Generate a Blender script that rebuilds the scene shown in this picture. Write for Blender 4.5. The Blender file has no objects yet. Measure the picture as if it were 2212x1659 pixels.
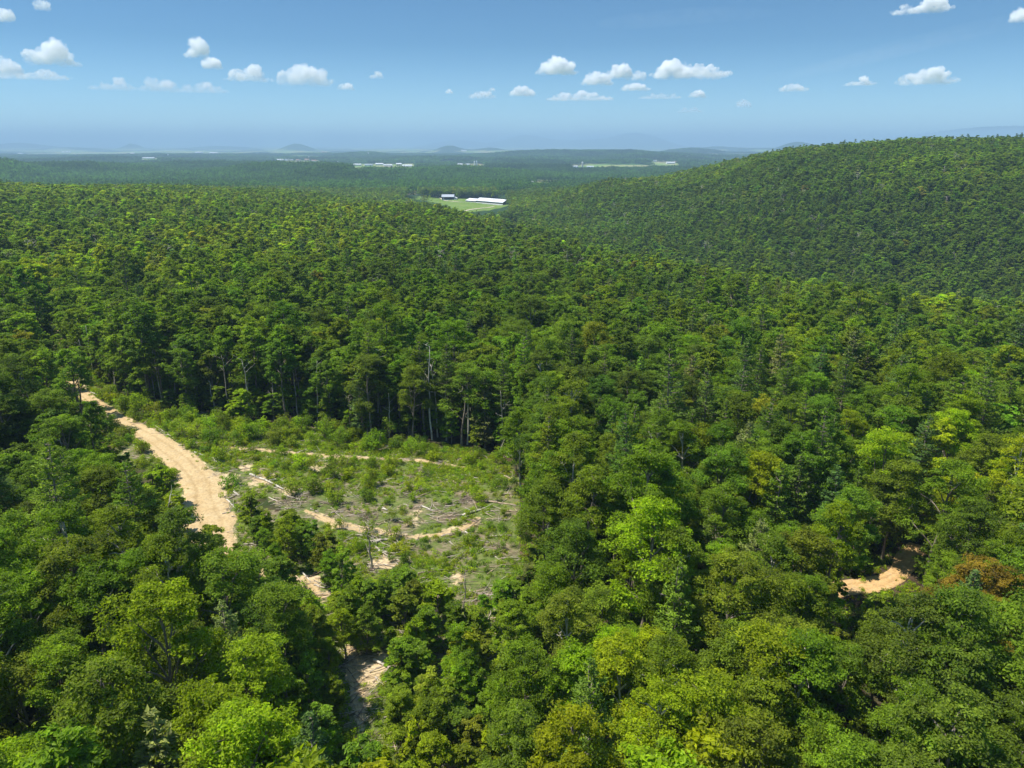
import bpy, math, random, re
import numpy as np
from mathutils import Vector, Matrix

# ------------------------------------------------------------------ camera, sky, sun, exposure
S = bpy.context.scene
COL = S.collection
PITCH = math.radians(18.6)
FPX = 711.0
CAMZ = 60.0
cd = bpy.data.cameras.new('camera')
cam = bpy.data.objects.new('camera', cd)
COL.objects.link(cam)
cam.location = (0, 0, CAMZ)
cam.rotation_euler = (math.pi/2 - PITCH, 0, 0)
cd.sensor_width = 36.0
cd.lens = 36.0*FPX/1024
cd.clip_start = 0.5
cd.clip_end = 200000
S.camera = cam

SUN_AZ = math.radians(-86)      # measured from straight ahead (+Y), negative to the left
SUN_EL = math.radians(64)
w = bpy.data.worlds.new('World')
S.world = w
w.use_nodes = True
nt = w.node_tree
sky = nt.nodes.new('ShaderNodeTexSky')
sky.sky_type = 'NISHITA'
sky.sun_disc = False
sky.sun_elevation = SUN_EL
sky.sun_rotation = SUN_AZ
sky.altitude = 300
sky.air_density = 0.7
sky.dust_density = 0.0
sky.ozone_density = 1.2
bg = nt.nodes['Background']
tintn = nt.nodes.new('ShaderNodeMix'); tintn.data_type = 'RGBA'; tintn.blend_type = 'MULTIPLY'
tintn.inputs[0].default_value = 1.0; tintn.inputs[7].default_value = (.80, 1.0, 1.0, 1)
nt.links.new(sky.outputs[0], tintn.inputs[6])
# low sky band darkened to clear blue; upper sky brightened as added fill light
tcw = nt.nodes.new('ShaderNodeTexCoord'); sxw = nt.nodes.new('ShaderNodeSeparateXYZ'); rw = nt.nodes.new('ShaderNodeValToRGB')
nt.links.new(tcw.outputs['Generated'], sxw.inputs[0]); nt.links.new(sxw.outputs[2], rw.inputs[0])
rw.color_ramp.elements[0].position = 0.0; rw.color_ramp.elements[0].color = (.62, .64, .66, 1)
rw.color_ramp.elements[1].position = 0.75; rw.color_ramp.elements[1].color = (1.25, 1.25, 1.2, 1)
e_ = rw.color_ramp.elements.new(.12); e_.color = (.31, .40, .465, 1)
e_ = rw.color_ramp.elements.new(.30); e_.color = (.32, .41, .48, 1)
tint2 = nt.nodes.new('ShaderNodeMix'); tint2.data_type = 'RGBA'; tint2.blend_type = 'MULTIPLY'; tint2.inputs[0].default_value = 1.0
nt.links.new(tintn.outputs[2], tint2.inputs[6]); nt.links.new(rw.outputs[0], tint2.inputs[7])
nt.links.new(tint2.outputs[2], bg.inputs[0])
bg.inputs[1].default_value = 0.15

sd = bpy.data.lights.new('sun', 'SUN')
sd.energy = 5.0
sd.angle = math.radians(0.5)
sd.color = (1.0, 0.95, 0.86)
sun = bpy.data.objects.new('sun', sd)
COL.objects.link(sun)
sdir = Vector((math.sin(SUN_AZ)*math.cos(SUN_EL), math.cos(SUN_AZ)*math.cos(SUN_EL), math.sin(SUN_EL)))
sun.rotation_euler = sdir.to_track_quat('Z', 'Y').to_euler()
sun.location = (0, 0, 200)

S.view_settings.view_transform = 'Standard'
S.view_settings.look = 'None'
S.view_settings.exposure = 0.64
S.view_settings.gamma = 1.0
cy = S.cycles
cy.max_bounces = 12
cy.diffuse_bounces = 3
cy.glossy_bounces = 1
cy.transmission_bounces = 4
cy.volume_bounces = 12
cy.transparent_max_bounces = 4
cy.use_adaptive_sampling = True
cy.adaptive_threshold = 0.02
cy.use_denoising = True

# ------------------------------------------------------------------ small tools
def prop(o, label=None, cat=None, group=None, kind=None):
    if label: o['label'] = label
    if cat: o['category'] = cat
    if group: o['group'] = group
    if kind: o['kind'] = kind
    return o

def np_mesh(name, V, F, mats, mi=None, smooth=None, fattr=None, vcol=None):
    """V (n,3); F list of arrays, each (m,k) of indices; all arrays may differ in k."""
    V = np.asarray(V, dtype=np.float32)
    m = bpy.data.meshes.new(name)
    m.vertices.add(len(V))
    m.vertices.foreach_set('co', V.ravel())
    F = [np.asarray(f, dtype=np.int32) for f in F if len(f)]
    nl = sum(f.size for f in F)
    nf = sum(len(f) for f in F)
    m.loops.add(nl)
    m.polygons.add(nf)
    m.loops.foreach_set('vertex_index', np.concatenate([f.ravel() for f in F]))
    tot = np.concatenate([np.full(len(f), f.shape[1], dtype=np.int32) for f in F])
    st = np.concatenate([[0], np.cumsum(tot)[:-1]]).astype(np.int32)
    m.polygons.foreach_set('loop_start', st)
    m.polygons.foreach_set('loop_total', tot)
    for a in mats: m.materials.append(a)
    if mi is not None:
        m.polygons.foreach_set('material_index', np.asarray(mi, dtype=np.int32))
    if smooth is not None:
        m.polygons.foreach_set('use_smooth', np.broadcast_to(np.asarray(smooth, dtype=bool), (nf,)).copy())
    if fattr is not None:
        a = m.attributes.new('v', 'FLOAT', 'FACE')
        a.data.foreach_set('value', np.asarray(fattr, dtype=np.float32))
    if vcol is not None:
        for nm, arr in vcol.items():
            a = m.attributes.new(nm, 'FLOAT', 'POINT')
            a.data.foreach_set('value', np.asarray(arr, dtype=np.float32))
    m.update(calc_edges=True)
    return m

def obj(name, mesh, parent=None, loc=(0, 0, 0)):
    o = bpy.data.objects.new(name, mesh)
    COL.objects.link(o)
    o.location = loc
    if parent: o.parent = parent
    return o

def sstep(a, b, x):
    t = np.clip((np.asarray(x, dtype=float)-a)/(b-a), 0, 1)
    return t*t*(3-2*t)

def vnoise(x, y, seed=0):
    """smooth value noise, -1..1"""
    x = np.asarray(x, dtype=float); y = np.asarray(y, dtype=float)
    xi = np.floor(x).astype(np.int64); yi = np.floor(y).astype(np.int64)
    fx = x-xi; fy = y-yi
    fx = fx*fx*(3-2*fx); fy = fy*fy*(3-2*fy)
    def h(a, b):
        n = (a*374761393 + b*668265263 + seed*1442695041) & 0x7fffffff
        n = ((n ^ (n >> 13))*1274126177) & 0x7fffffff
        n = n ^ (n >> 16)
        return (n & 0xffff)/32767.5 - 1.0
    return (h(xi, yi)*(1-fx)+h(xi+1, yi)*fx)*(1-fy) + (h(xi, yi+1)*(1-fx)+h(xi+1, yi+1)*fx)*fy

def fbm(x, y, seed=0, o=4):
    r = 0; a = 1.0; t = 0
    for i in range(o):
        r = r + a*vnoise(x*2**i, y*2**i, seed+i*17); t += a; a *= .5
    return r/t

# ------------------------------------------------------------------ terrain
K = 2212.0/1024.0
TR = np.array([0, 110, 160, 240, 320, 400, 480, 560, 700, 850, 1000, 1200, 1500, 1900, 2400, 3000, 3600, 4500, 7000, 90000.])
TU = np.array([-.75, -.5, -.3, -.1, -.03, .05, .12, .2, .28, .37, .52, .7])
TZ = np.array([
 [0]*12, [0]*12,
 [0, 0, -1, -2, -2, -2, -2, -3, -3, -3, -3, -3],
 [-2, -2, -4, -6, -7, -8, -9, -10, -11, -11, -12, -12],
 [-2, -3, -6, -8, -10, -12, -13, -15, -17, -18, -20, -20],
 [-2, -4, -7, -10, -12, -15, -17, -18, -22, -25, -28, -29],
 [-1, -4, -7, -11, -14, -18, -24, -34, -46, -52, -56, -58],
 [0, -4, -8, -12, -17, -24, -36, -50, -52, -50, -46, -44],
 [2, -3, -9, -15, -26, -36, -42, -42, -32, -20, -7, -2],
 [5, -1, -11, -24, -40, -46, -42, -26, -6, 14, 30, 35],
 [5, -4, -16, -36, -46, -46, -26, -11, 12, 36, 46, 48],
 [-10, -18, -30, -45, -48, -30, -10, -5, 16, 39, 51, 55],
 [-35, -38, -42, -47, -46, -48, -42, -32, -14, 10, 26, 36],
 [-46, -46, -47, -48, -48, -48, -50, -50, -48, -40, -25, -10],
 [-58]*12,
 [-57]*12,
 [-57]*12,
 [-55]*12, [-60]*12, [-60]*12], dtype=float)
# far hills: x in the 2212 wide photo, top row, half width there, distance, depth along the view
HILLS = [(640, 311, 26, 14000, 700), (285, 311, 16, 20000, 900), (970, 316, 24, 11000, 500), (1060, 322, 30, 11500, 600),
         (1725, 309, 38, 12000, 700), (1545, 318, 36, 15000, 800), (1495, 325, 45, 9000, 500), (40, 309, 60, 24000, 1500),
         (480, 316, 50, 22000, 1500), (1640, 322, 50, 16000, 900), (850, 322, 60, 17000, 900), (150, 317, 60, 19000, 900),
         (990, 303, 50, 31000, 2500), (1130, 297, 40, 30000, 2200), (1240, 303, 70, 31000, 2500), (1355, 298, 45, 29000, 2200),
         (1410, 306, 40, 28500, 2200), (1950, 301, 120, 32000, 2500), (2130, 291, 100, 31000, 2500), (2300, 292, 100, 31000, 2500),
         (1290, 331, 120, 6300, 300), (1130, 334, 90, 6600, 300), (1400, 337, 70, 5600, 300), (790, 331, 50, 6900, 300), (360, 326, 90, 12500, 500),
         (1800, 318, 200, 14000, 700), (150, 353, 130, 3300, 170), (430, 350, 150, 3800, 200), (770, 369, 90, 2500, 130), (1010, 374, 90, 2650, 130),
         (1120, 352, 70, 4300, 200), (610, 360, 130, 2900, 150), (1330, 366, 70, 3300, 150), (920, 347, 60, 5200, 250), (200, 340, 170, 5600, 250),
         (1190, 346, 50, 5200, 200), (-40, 346, 80, 2900, 200), (520, 340, 60, 6800, 250), (1320, 343, 40, 7000, 250)]
def elev_of_row(y):
    return math.atan((384 - y/K)/FPX) - PITCH
HG = []
for (hx, hy, hw, hr, hd) in HILLS:
    uc = (hx/K-512)/FPX*math.cos(PITCH)
    HG.append((uc, hw/K/FPX*math.cos(PITCH)*1.25, hr, hd, CAMZ + hr*math.tan(elev_of_row(hy)) + 60))

def height(x, y):
    x = np.asarray(x, dtype=float); y = np.asarray(y, dtype=float)
    r = np.hypot(x, y)
    yy = np.where(y > 1e-3, y, 1e-3)
    u = np.clip(np.where(y > 0, x/yy, np.sign(x)*9), -.7499, .6999)
    ri = np.clip(np.searchsorted(TR, r, side='right')-1, 0, len(TR)-2)
    ui = np.clip(np.searchsorted(TU, u, side='right')-1, 0, len(TU)-2)
    fr = (r-TR[ri])/(TR[ri+1]-TR[ri]); fu = (u-TU[ui])/(TU[ui+1]-TU[ui])
    fr = np.clip(fr, 0, 1)
    z = (TZ[ri, ui]*(1-fr)+TZ[ri+1, ui]*fr)*(1-fu)+(TZ[ri, ui+1]*(1-fr)+TZ[ri+1, ui+1]*fr)*fu
    back = sstep(-.35, .25, y/np.maximum(r, 1e-3))
    z = z*back + (1-back)*(-20)*sstep(150, 900, r)
    uu = np.clip(np.where(y > 0, x/yy, np.sign(x)*9), -1.6, 1.6)
    for (uc, us, hr, hd, hh) in HG:
        z = z + hh*np.exp(-((uu-uc)/us)**2*0.8)*np.exp(-((r-hr)/hd)**2*.5)
    z = z + 1.1*fbm(x/45, y/45, 3, 2)*sstep(40, 200, r) + 5*fbm(x/170, y/170, 5, 2)*sstep(300, 900, r)
    z = z + 20*fbm(x/700, y/480, 9, 3)*sstep(1700, 3500, r)*(1-.6*sstep(5000, 9000, r))
    z = z + 38*np.maximum(0, fbm(x/1500, y/1300, 19, 3))*sstep(5000, 8000, r)
    return z

def hz(x, y):
    return float(height(np.array([x]), np.array([y]))[0])

CPI, SPI = math.cos(PITCH), math.sin(PITCH)
def project(x, y, z):
    """to the 2212 wide picture"""
    dz = z-CAMZ
    d = y*CPI - dz*SPI
    d = np.where(d > .1, d, .1)
    v = y*SPI + dz*CPI
    return (512+FPX*x/d)*K, (384-FPX*v/d)*K

_TG = np.concatenate([8*1.012**np.arange(750)])
def P(px, py, up=0.0):
    """ground point under a spot of the 2212 wide photo"""
    a = (px/K-512)/FPX; b = (384-py/K)/FPX
    d = np.array([a, CPI + b*SPI, -SPI + b*CPI]); d /= np.linalg.norm(d)
    T = _TG
    for _ in range(3):
        below = CAMZ+d[2]*T < height(d[0]*T, d[1]*T)+up
        i = int(np.argmax(below)) if below.any() else len(T)-1
        i = max(i, 1)
        T = np.linspace(T[i-1], T[i], 40)
    q = d*T[-1] if not below.any() else d*T[0]
    return float(q[0]), float(q[1]), hz(q[0], q[1])

def in_poly(px, py, poly):
    px = np.asarray(px, dtype=float); py = np.asarray(py, dtype=float)
    ins = np.zeros(px.shape, dtype=bool)
    n = len(poly)
    for i in range(n):
        x0, y0 = poly[i]; x1, y1 = poly[(i+1) % n]
        if y0 == y1: continue
        c = ((y0 > py) != (y1 > py)) & (px < (x1-x0)*(py-y0)/(y1-y0)+x0)
        ins ^= c
    return ins

# open ground seen in the photo (2212 wide)
CLEAR = [(150, 838), (200, 838), (300, 872), (420, 893), (560, 912), (700, 930), (800, 950), (930, 958), (1010, 968), (1085, 985), (1125, 1040),
         (1128, 1110), (1125, 1190), (1092, 1275), (1000, 1265), (930, 1240), (860, 1232), (780, 1195), (710, 1160), (650, 1125), (575, 1075),
         (505, 1090), (500, 1145), (470, 1150), (440, 1165), (415, 1100), (405, 1040), (330, 1020), (250, 990), (238, 925), (205, 885), (150, 868)]
ROADVIS = [(408, 1000), (500, 1010), (512, 1150), (440, 1182), (412, 1110)]
TRACK = [(630, 1238), (700, 1250), (690, 1292), (650, 1285)]
TRACK2 = [(742, 1432), (830, 1400), (815, 1480), (790, 1560), (752, 1560)]
TRACK3 = [(930, 1632), (980, 1636), (1010, 1660), (930, 1660)]
DIRT = [(1820, 1256), (1850, 1240), (1920, 1215), (1945, 1175), (1975, 1180), (1968, 1215), (1965, 1262), (1850, 1280)]
FIELD = [(905, 424), (945, 428), (1095, 430), (1098, 444), (1070, 452), (1010, 460), (990, 458), (950, 440), (900, 430)]
FIELDS2 = [[(1140, 388), (1290, 386), (1215, 394), (1180, 401), (1142, 396)], [(1095, 490), (1122, 488), (1120, 503), (1098, 503)],
           [(1035, 480), (1050, 480), (1050, 486), (1035, 486)], [(880, 413), (905, 413), (905, 421), (880, 421)],
           [(755, 352), (900, 352), (900, 364), (755, 364)], [(980, 352), (1050, 352), (1050, 359), (980, 359)],
           [(1280, 352), (1400, 354), (1400, 362), (1230, 362), (1230, 354)], [(1400, 346), (1470, 350), (1470, 356), (1440, 362), (1410, 356)],
           [(590, 344), (700, 346), (700, 352), (590, 350)], [(300, 339), (345, 339), (345, 345), (300, 345)],
           [(1075, 402), (1135, 402), (1135, 406), (1075, 406)]]
OPEN = [CLEAR, ROADVIS, TRACK, TRACK2, TRACK3, DIRT, FIELD] + FIELDS2

def open_hit(px, py, polys=OPEN):
    r = np.zeros(np.shape(px), dtype=bool)
    for p in polys: r |= in_poly(px, py, p)
    return r

# ------------------------------------------------------------------ materials
def mat(name):
    m = bpy.data.materials.new(name)
    m.use_nodes = True
    t = m.node_tree
    t.nodes.clear()
    out = t.nodes.new('ShaderNodeOutputMaterial')
    return m, t, out

def N(t, typ, **kw):
    n = t.nodes.new(typ)
    for k, v in kw.items():
        if k.startswith('i_'):
            key = k[2:]
            key = int(key) if key.isdigit() else key
            n.inputs[key].default_value = v
        else: setattr(n, k, v)
    return n

def L(t, a, b): t.links.new(a, b)

def ramp(t, fac, stops):
    r = t.nodes.new('ShaderNodeValToRGB')
    e = r.color_ramp.elements
    e[0].position, e[0].color = stops[0][0], (*stops[0][1], 1)
    e[1].position, e[1].color = stops[1][0], (*stops[1][1], 1)
    for p, c in stops[2:]:
        k = e.new(p); k.color = (*c, 1)
    L(t, fac, r.inputs[0])
    return r.outputs[0]

def mixc(t, fac, a, b, mode='MIX'):
    m = t.nodes.new('ShaderNodeMix'); m.data_type = 'RGBA'; m.blend_type = mode
    for s, v in ((m.inputs[0], fac), (m.inputs[6], a), (m.inputs[7], b)):
        if isinstance(v, (int, float)): s.default_value = v
        elif isinstance(v, tuple): s.default_value = (*v, 1) if len(v) == 3 else v
        else: L(t, v, s)
    return m.outputs[2]

def mth(t, op, a, b=None, c=None):
    m = t.nodes.new('ShaderNodeMath'); m.operation = op
    for i, v in enumerate((a, b, c)):
        if v is None: continue
        if isinstance(v, (int, float)): m.inputs[i].default_value = v
        else: L(t, v, m.inputs[i])
    return m.outputs[0]

def leaf_mat(name, base=None, trans=.50, gloss=.12):
    m, t, out = mat(name)
    if base is None:
        a = N(t, 'ShaderNodeAttribute', attribute_type='INSTANCER', attribute_name='tint')
        col = a.outputs['Color']
    else:
        rgb = N(t, 'ShaderNodeRGB'); rgb.outputs[0].default_value = (*base, 1); col = rgb.outputs[0]
    v = N(t, 'ShaderNodeAttribute', attribute_name='v')
    k = mth(t, 'MULTIPLY_ADD', v.outputs['Fac'], 1.25, .36)
    kc = N(t, 'ShaderNodeCombineColor')
    L(t, mth(t, 'MULTIPLY_ADD', v.outputs['Fac'], 1.32, .33), kc.inputs[0]); L(t, k, kc.inputs[1]); L(t, mth(t, 'MULTIPLY_ADD', v.outputs['Fac'], .6, .65), kc.inputs[2])
    c1 = mixc(t, 1.0, col, kc.outputs[0], 'MULTIPLY')
    c2 = mixc(t, 1.0, c1, (1.45, 1.55, .42), 'MULTIPLY')
    p = N(t, 'ShaderNodeBsdfPrincipled'); L(t, c1, p.inputs['Base Color'])
    p.inputs['Roughness'].default_value = .5; p.inputs['Specular IOR Level'].default_value = gloss
    tr = N(t, 'ShaderNodeBsdfTranslucent'); L(t, c2, tr.inputs[0])
    mx = N(t, 'ShaderNodeMixShader'); mx.inputs[0].default_value = trans
    L(t, p.outputs[0], mx.inputs[1]); L(t, tr.outputs[0], mx.inputs[2])
    L(t, mx.outputs[0], out.inputs[0])
    return m

def solid(name, c, rough=.85, var=.25, scale=.8, metal=0.0, spec=.3):
    m, t, out = mat(name)
    g = N(t, 'ShaderNodeNewGeometry')
    n = N(t, 'ShaderNodeTexNoise', i_Scale=scale, i_Detail=5.0)
    L(t, g.outputs['Position'], n.inputs['Vector'])
    col = ramp(t, n.outputs[0], [(.3, tuple(x*(1-var) for x in c)), (.7, tuple(min(.95, x*(1+var)) for x in c))])
    p = N(t, 'ShaderNodeBsdfPrincipled'); L(t, col, p.inputs['Base Color'])
    p.inputs['Roughness'].default_value = rough; p.inputs['Metallic'].default_value = metal
    p.inputs['Specular IOR Level'].default_value = spec
    L(t, p.outputs[0], out.inputs[0])
    return m

M_LEAF = leaf_mat('leaf')
M_NEEDLE = leaf_mat('needle', trans=.32, gloss=.12)
M_BARK = solid('bark', (.20, .165, .13), var=.45, scale=2.5)
M_PALE = solid('pale_bark', (.52, .47, .39), var=.35, scale=1.8)
M_DEAD = solid('dead_wood', (.40, .34, .27), var=.35, scale=1.5)
M_REDWOOD = solid('fresh_wood', (.46, .34, .24), var=.3, scale=1.5)
M_TWIG = solid('twigs', (.17, .12, .095), var=.4, scale=1.5)

def ground_mat():
    m, t, out = mat('ground')
    g = N(t, 'ShaderNodeNewGeometry').outputs['Position']
    def noise(s, d=6.0, r=.6, sy=1.0):
        mp = N(t, 'ShaderNodeMapping'); mp.inputs['Scale'].default_value = (s, s*sy, s)
        L(t, g, mp.inputs['Vector'])
        n = N(t, 'ShaderNodeTexNoise', i_Scale=1.0, i_Detail=d, i_Roughness=r); L(t, mp.outputs[0], n.inputs['Vector'])
        return n.outputs[0]
    def at(nm): return N(t, 'ShaderNodeAttribute', attribute_name=nm).outputs['Fac']
    litter = ramp(t, noise(.35), [(.3, (.035, .024, .014)), (.55, (.085, .058, .035)), (.75, (.16, .10, .06))])
    litter = mixc(t, ramp(t, noise(.12), [(.45, (0, 0, 0)), (.62, (.8, .8, .8))]), litter, (.03, .055, .012))
    # clearing: low green, pinkish brush litter and bare sandy soil, broken up at several scales
    grass = ramp(t, noise(.9), [(.3, (.055, .075, .018)), (.5, (.10, .135, .03)), (.7, (.17, .19, .055))])
    brown = ramp(t, noise(1.3, sy=2.5), [(.3, (.11, .085, .05)), (.5, (.20, .155, .10)), (.7, (.33, .26, .18))])
    sand = ramp(t, noise(.5), [(.3, (.40, .29, .16)), (.5, (.54, .41, .24)), (.7, (.63, .50, .32))])
    clr = mixc(t, ramp(t, noise(.16, 9, .75), [(.47, (0, 0, 0)), (.60, (1, 1, 1))]), grass, brown)
    sm = mth(t, 'ADD', at('sandy'), mth(t, 'MULTIPLY_ADD', noise(.33, 8, .75), 1.6, -.8))
    clr = mixc(t, ramp(t, sm, [(.45, (0, 0, 0)), (.6, (1, 1, 1))]), clr, sand)
    near = mixc(t, ramp(t, mth(t, 'ADD', at('clear'), mth(t, 'MULTIPLY_ADD', noise(.25), .8, -.4)), [(.4, (0, 0, 0)), (.6, (1, 1, 1))]), litter, clr)
    woods = ramp(t, noise(.03, 9, .75), [(.3, (.012, .03, .010)), (.5, (.022, .05, .014)), (.7, (.04, .075, .02))])
    fieldc = ramp(t, noise(.0035, 3, .5, 2.2), [(.3, (.10, .20, .035)), (.45, (.14, .24, .05)), (.55, (.26, .28, .10)), (.68, (.32, .28, .15))])
    fg = ramp(t, noise(.05, 6), [(.3, (.10, .165, .028)), (.55, (.135, .205, .04)), (.75, (.19, .22, .07))])
    far = mixc(t, at('field'), woods, fieldc)
    far = mixc(t, at('meadow'), far, fg)
    col = mixc(t, at('farw'), near, far)
    p = N(t, 'ShaderNodeBsdfPrincipled'); L(t, col, p.inputs['Base Color']); p.inputs['Roughness'].default_value = .95
    p.inputs['Specular IOR Level'].default_value = .1
    b = N(t, 'ShaderNodeBump'); b.inputs['Strength'].default_value = .7; b.inputs['Distance'].default_value = .35
    L(t, noise(1.2, 8, .7), b.inputs['Height']); L(t, b.outputs[0], p.inputs['Normal'])
    L(t, p.outputs[0], out.inputs[0])
    return m

def road_mat(name, c0, c1, c2):
    m, t, out = mat(name)
    g = N(t, 'ShaderNodeNewGeometry').outputs['Position']
    def noise(s, d=6.0, r=.6):
        n = N(t, 'ShaderNodeTexNoise', i_Scale=s, i_Detail=d, i_Roughness=r); L(t, g, n.inputs['Vector'])
        return n.outputs[0]
    across = N(t, 'ShaderNodeAttribute', attribute_name='across').outputs['Fac']
    base = ramp(t, noise(.22, 8, .7), [(.3, c0), (.5, c1), (.72, c2)])
    base = mixc(t, ramp(t, noise(.5, 9, .8), [(.52, (0, 0, 0)), (.66, (.75, .75, .75))]), base, (.48, .39, .25))
    fine = ramp(t, noise(2.2, 6, .7), [(.3, (.68, .66, .64)), (.6, (1.06, 1.05, 1.03))])
    col = mixc(t, 1.0, base, fine, 'MULTIPLY')
    # wheel ruts: worn, slightly darker and smoother bands
    rut = mth(t, 'ABSOLUTE', mth(t, 'SUBTRACT', mth(t, 'ABSOLUTE', across), .38))
    rutm = ramp(t, mth(t, 'ADD', rut, mth(t, 'MULTIPLY_ADD', noise(.6), .35, -.17)), [(.03, (.86, .84, .80)), (.16, (1, 1, 1))])
    col = mixc(t, 1.0, col, rutm, 'MULTIPLY')
    p = N(t, 'ShaderNodeBsdfPrincipled'); L(t, col, p.inputs['Base Color']); p.inputs['Roughness'].default_value = .95
    p.inputs['Specular IOR Level'].default_value = .1
    b = N(t, 'ShaderNodeBump'); b.inputs['Strength'].default_value = .8; b.inputs['Distance'].default_value = .2
    L(t, noise(1.6, 8, .75), b.inputs['Height']); L(t, b.outputs[0], p.inputs['Normal'])
    L(t, p.outputs[0], out.inputs[0])
    return m

# ------------------------------------------------------------------ roads: centre lines on the ground
def line_world(pts, up=0.0):
    return np.array([P(a, b)[:2] for a, b in pts])

def smooth_line(c, step=.8):
    # Catmull-Rom through the points, resampled
    c = np.asarray(c, dtype=float)
    c = np.vstack([2*c[0]-c[1], c, 2*c[-1]-c[-2]])
    out = []
    for i in range(1, len(c)-2):
        n = max(2, int(np.linalg.norm(c[i+1]-c[i])/step))
        for k in range(n):
            s = k/n
            out.append(.5*((2*c[i])+(-c[i-1]+c[i+1])*s+(2*c[i-1]-5*c[i]+4*c[i+1]-c[i+2])*s*s+(-c[i-1]+3*c[i]-3*c[i+1]+c[i+2])*s**3))
    out.append(c[-2])
    return np.array(out)

def road_pts(rows):
    """rows: x, y, width in the 2212 photo -> smooth line with half width in metres as third column"""
    q = []
    for (a, b, wd) in rows:
        x, y, z = P(a, b)
        dist = math.sqrt(x*x+y*y+(CAMZ-z)**2)
        q.append((x, y, wd/K*dist/FPX/2))
    return smooth_line(q)

ROAD_MAIN = road_pts([(96, 690, 13), (128, 735, 14), (120, 790, 18), (165, 838, 22), (192, 862, 24), (232, 890, 30), (300, 932, 42), (352, 965, 50), (398, 1000, 58),
                      (434, 1044, 66), (441, 1085, 72), (457, 1128, 86), (472, 1180, 60), (560, 1236, 26), (655, 1266, 34), (690, 1296, 18)])
ROAD_END = road_pts([(752, 1392, 14), (764, 1425, 24), (772, 1475, 32), (776, 1530, 24), (780, 1572, 10)])
ROAD_UP = road_pts([(470, 964, 4), (500, 967, 8), (560, 972, 9), (640, 979, 10), (720, 986, 13), (800, 990, 10), (880, 993, 11), (940, 1000, 13), (1000, 1009, 5)])
ROAD_LOW = road_pts([(660, 1102, 5), (700, 1120, 18), (745, 1136, 24), (800, 1146, 24), (860, 1156, 9), (900, 1159, 12), (970, 1152, 19), (1010, 1135, 19), (1036, 1118, 14)])
ROAD_ORANGE = road_pts([(1560, 1290, 40), (1640, 1290, 40), (1740, 1285, 46), (1830, 1270, 44), (1890, 1262, 44), (1940, 1240, 36), (1960, 1205, 40), (1985, 1178, 30)])
ROADS = [ROAD_MAIN, ROAD_UP, ROAD_LOW, ROAD_ORANGE, ROAD_END]

def dist_to_lines(x, y, lines=ROADS):
    """distance to road edge in metres (negative inside)"""
    x = np.asarray(x, dtype=float).ravel(); y = np.asarray(y, dtype=float).ravel()
    best = np.full(x.shape, 1e9)
    sel = np.hypot(x, y) < 420
    if sel.any():
        xs, ys = x[sel], y[sel]
        b = best[sel]
        for ln in lines:
            for k in range(0, len(ln), 2):
                b = np.minimum(b, np.hypot(xs-ln[k, 0], ys-ln[k, 1])-ln[k, 2])
        best[sel] = b
    return best

def build_road(name, ln, m, seed, lift=.07, rag=.16):
    n = len(ln)
    tg = np.gradient(ln[:, :2], axis=0); tg /= np.linalg.norm(tg, axis=1)[:, None]+1e-9
    nr = np.stack([tg[:, 1], -tg[:, 0]], 1)
    s = np.arange(n)*.8
    prof = np.array([-1.12, -1.0, -.75, -.5, -.36, -.15, 0, .15, .36, .5, .75, 1.0, 1.12])
    dz = np.array([-.25, .0, .03, .02, -.02, .03, .05, .03, -.02, .02, .03, .0, -.25])
    wl = ln[:, 2]*(1+rag*fbm(s/3.1, s*0+seed, seed, 3)); wr = ln[:, 2]*(1+rag*fbm(s/2.7, s*0+seed+9, seed+5, 3))
    V = []; A = []
    for j, q in enumerate(prof):
        ww = np.where(q < 0, wl, wr)
        xy = ln[:, :2]+nr*(q*ww)[:, None]
        z = height(xy[:, 0], xy[:, 1])+lift+dz[j]
        V.append(np.column_stack([xy, z])); A.append(np.full(n, q))
    V = np.stack(V, 1).reshape(-1, 3); A = np.stack(A, 1).ravel()
    k = len(prof)
    i = np.arange(n-1)[:, None]*k+np.arange(k-1)[None, :]
    F = np.stack([i, i+1, i+k+1, i+k], -1).reshape(-1, 4)
    me = np_mesh(name, V, [F[:, ::-1]], [m], smooth=True, vcol={'across': A})
    o = obj(name, me)
    return o

M_ROAD = road_mat('sandy_road', (.43, .305, .15), (.50, .37, .20), (.56, .435, .26))
M_ROAD_O = road_mat('orange_road', (.46, .28, .12), (.55, .355, .165), (.60, .42, .21))
prop(build_road('dirt_road', ROAD_MAIN, M_ROAD, 1), 'wide pale sandy dirt road running down beside the clearing', kind='structure')
prop(build_road('upper_dirt_track', ROAD_UP, M_ROAD, 2, .05, .7), 'thin sandy skid track across the top of the clearing', kind='structure')
prop(build_road('lower_dirt_track', ROAD_LOW, M_ROAD, 3, .05, .6), 'short sandy skid track across the bottom of the clearing', kind='structure')
prop(build_road('dirt_track_end', ROAD_END, M_ROAD, 6, .05, .5), 'patch of bare sandy track showing among young trees', kind='structure')
prop(build_road('orange_dirt_track', ROAD_ORANGE, M_ROAD_O, 4), 'orange dirt track showing between the trees on the right', kind='structure')

# ------------------------------------------------------------------ ground sheet
def field_fn(X, Y, R, Z):
    """over 0 where far farmland lies open between the woods"""
    ff = fbm(X/520, Y/620, 33, 3)
    return ff - .42 + .48*sstep(3800, 11000, R) - 2*(R < 3600) - 1.0*((Z > -34) & (R < 9500)) - 1.0*(Z > -20)*(R > 9500)

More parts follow.
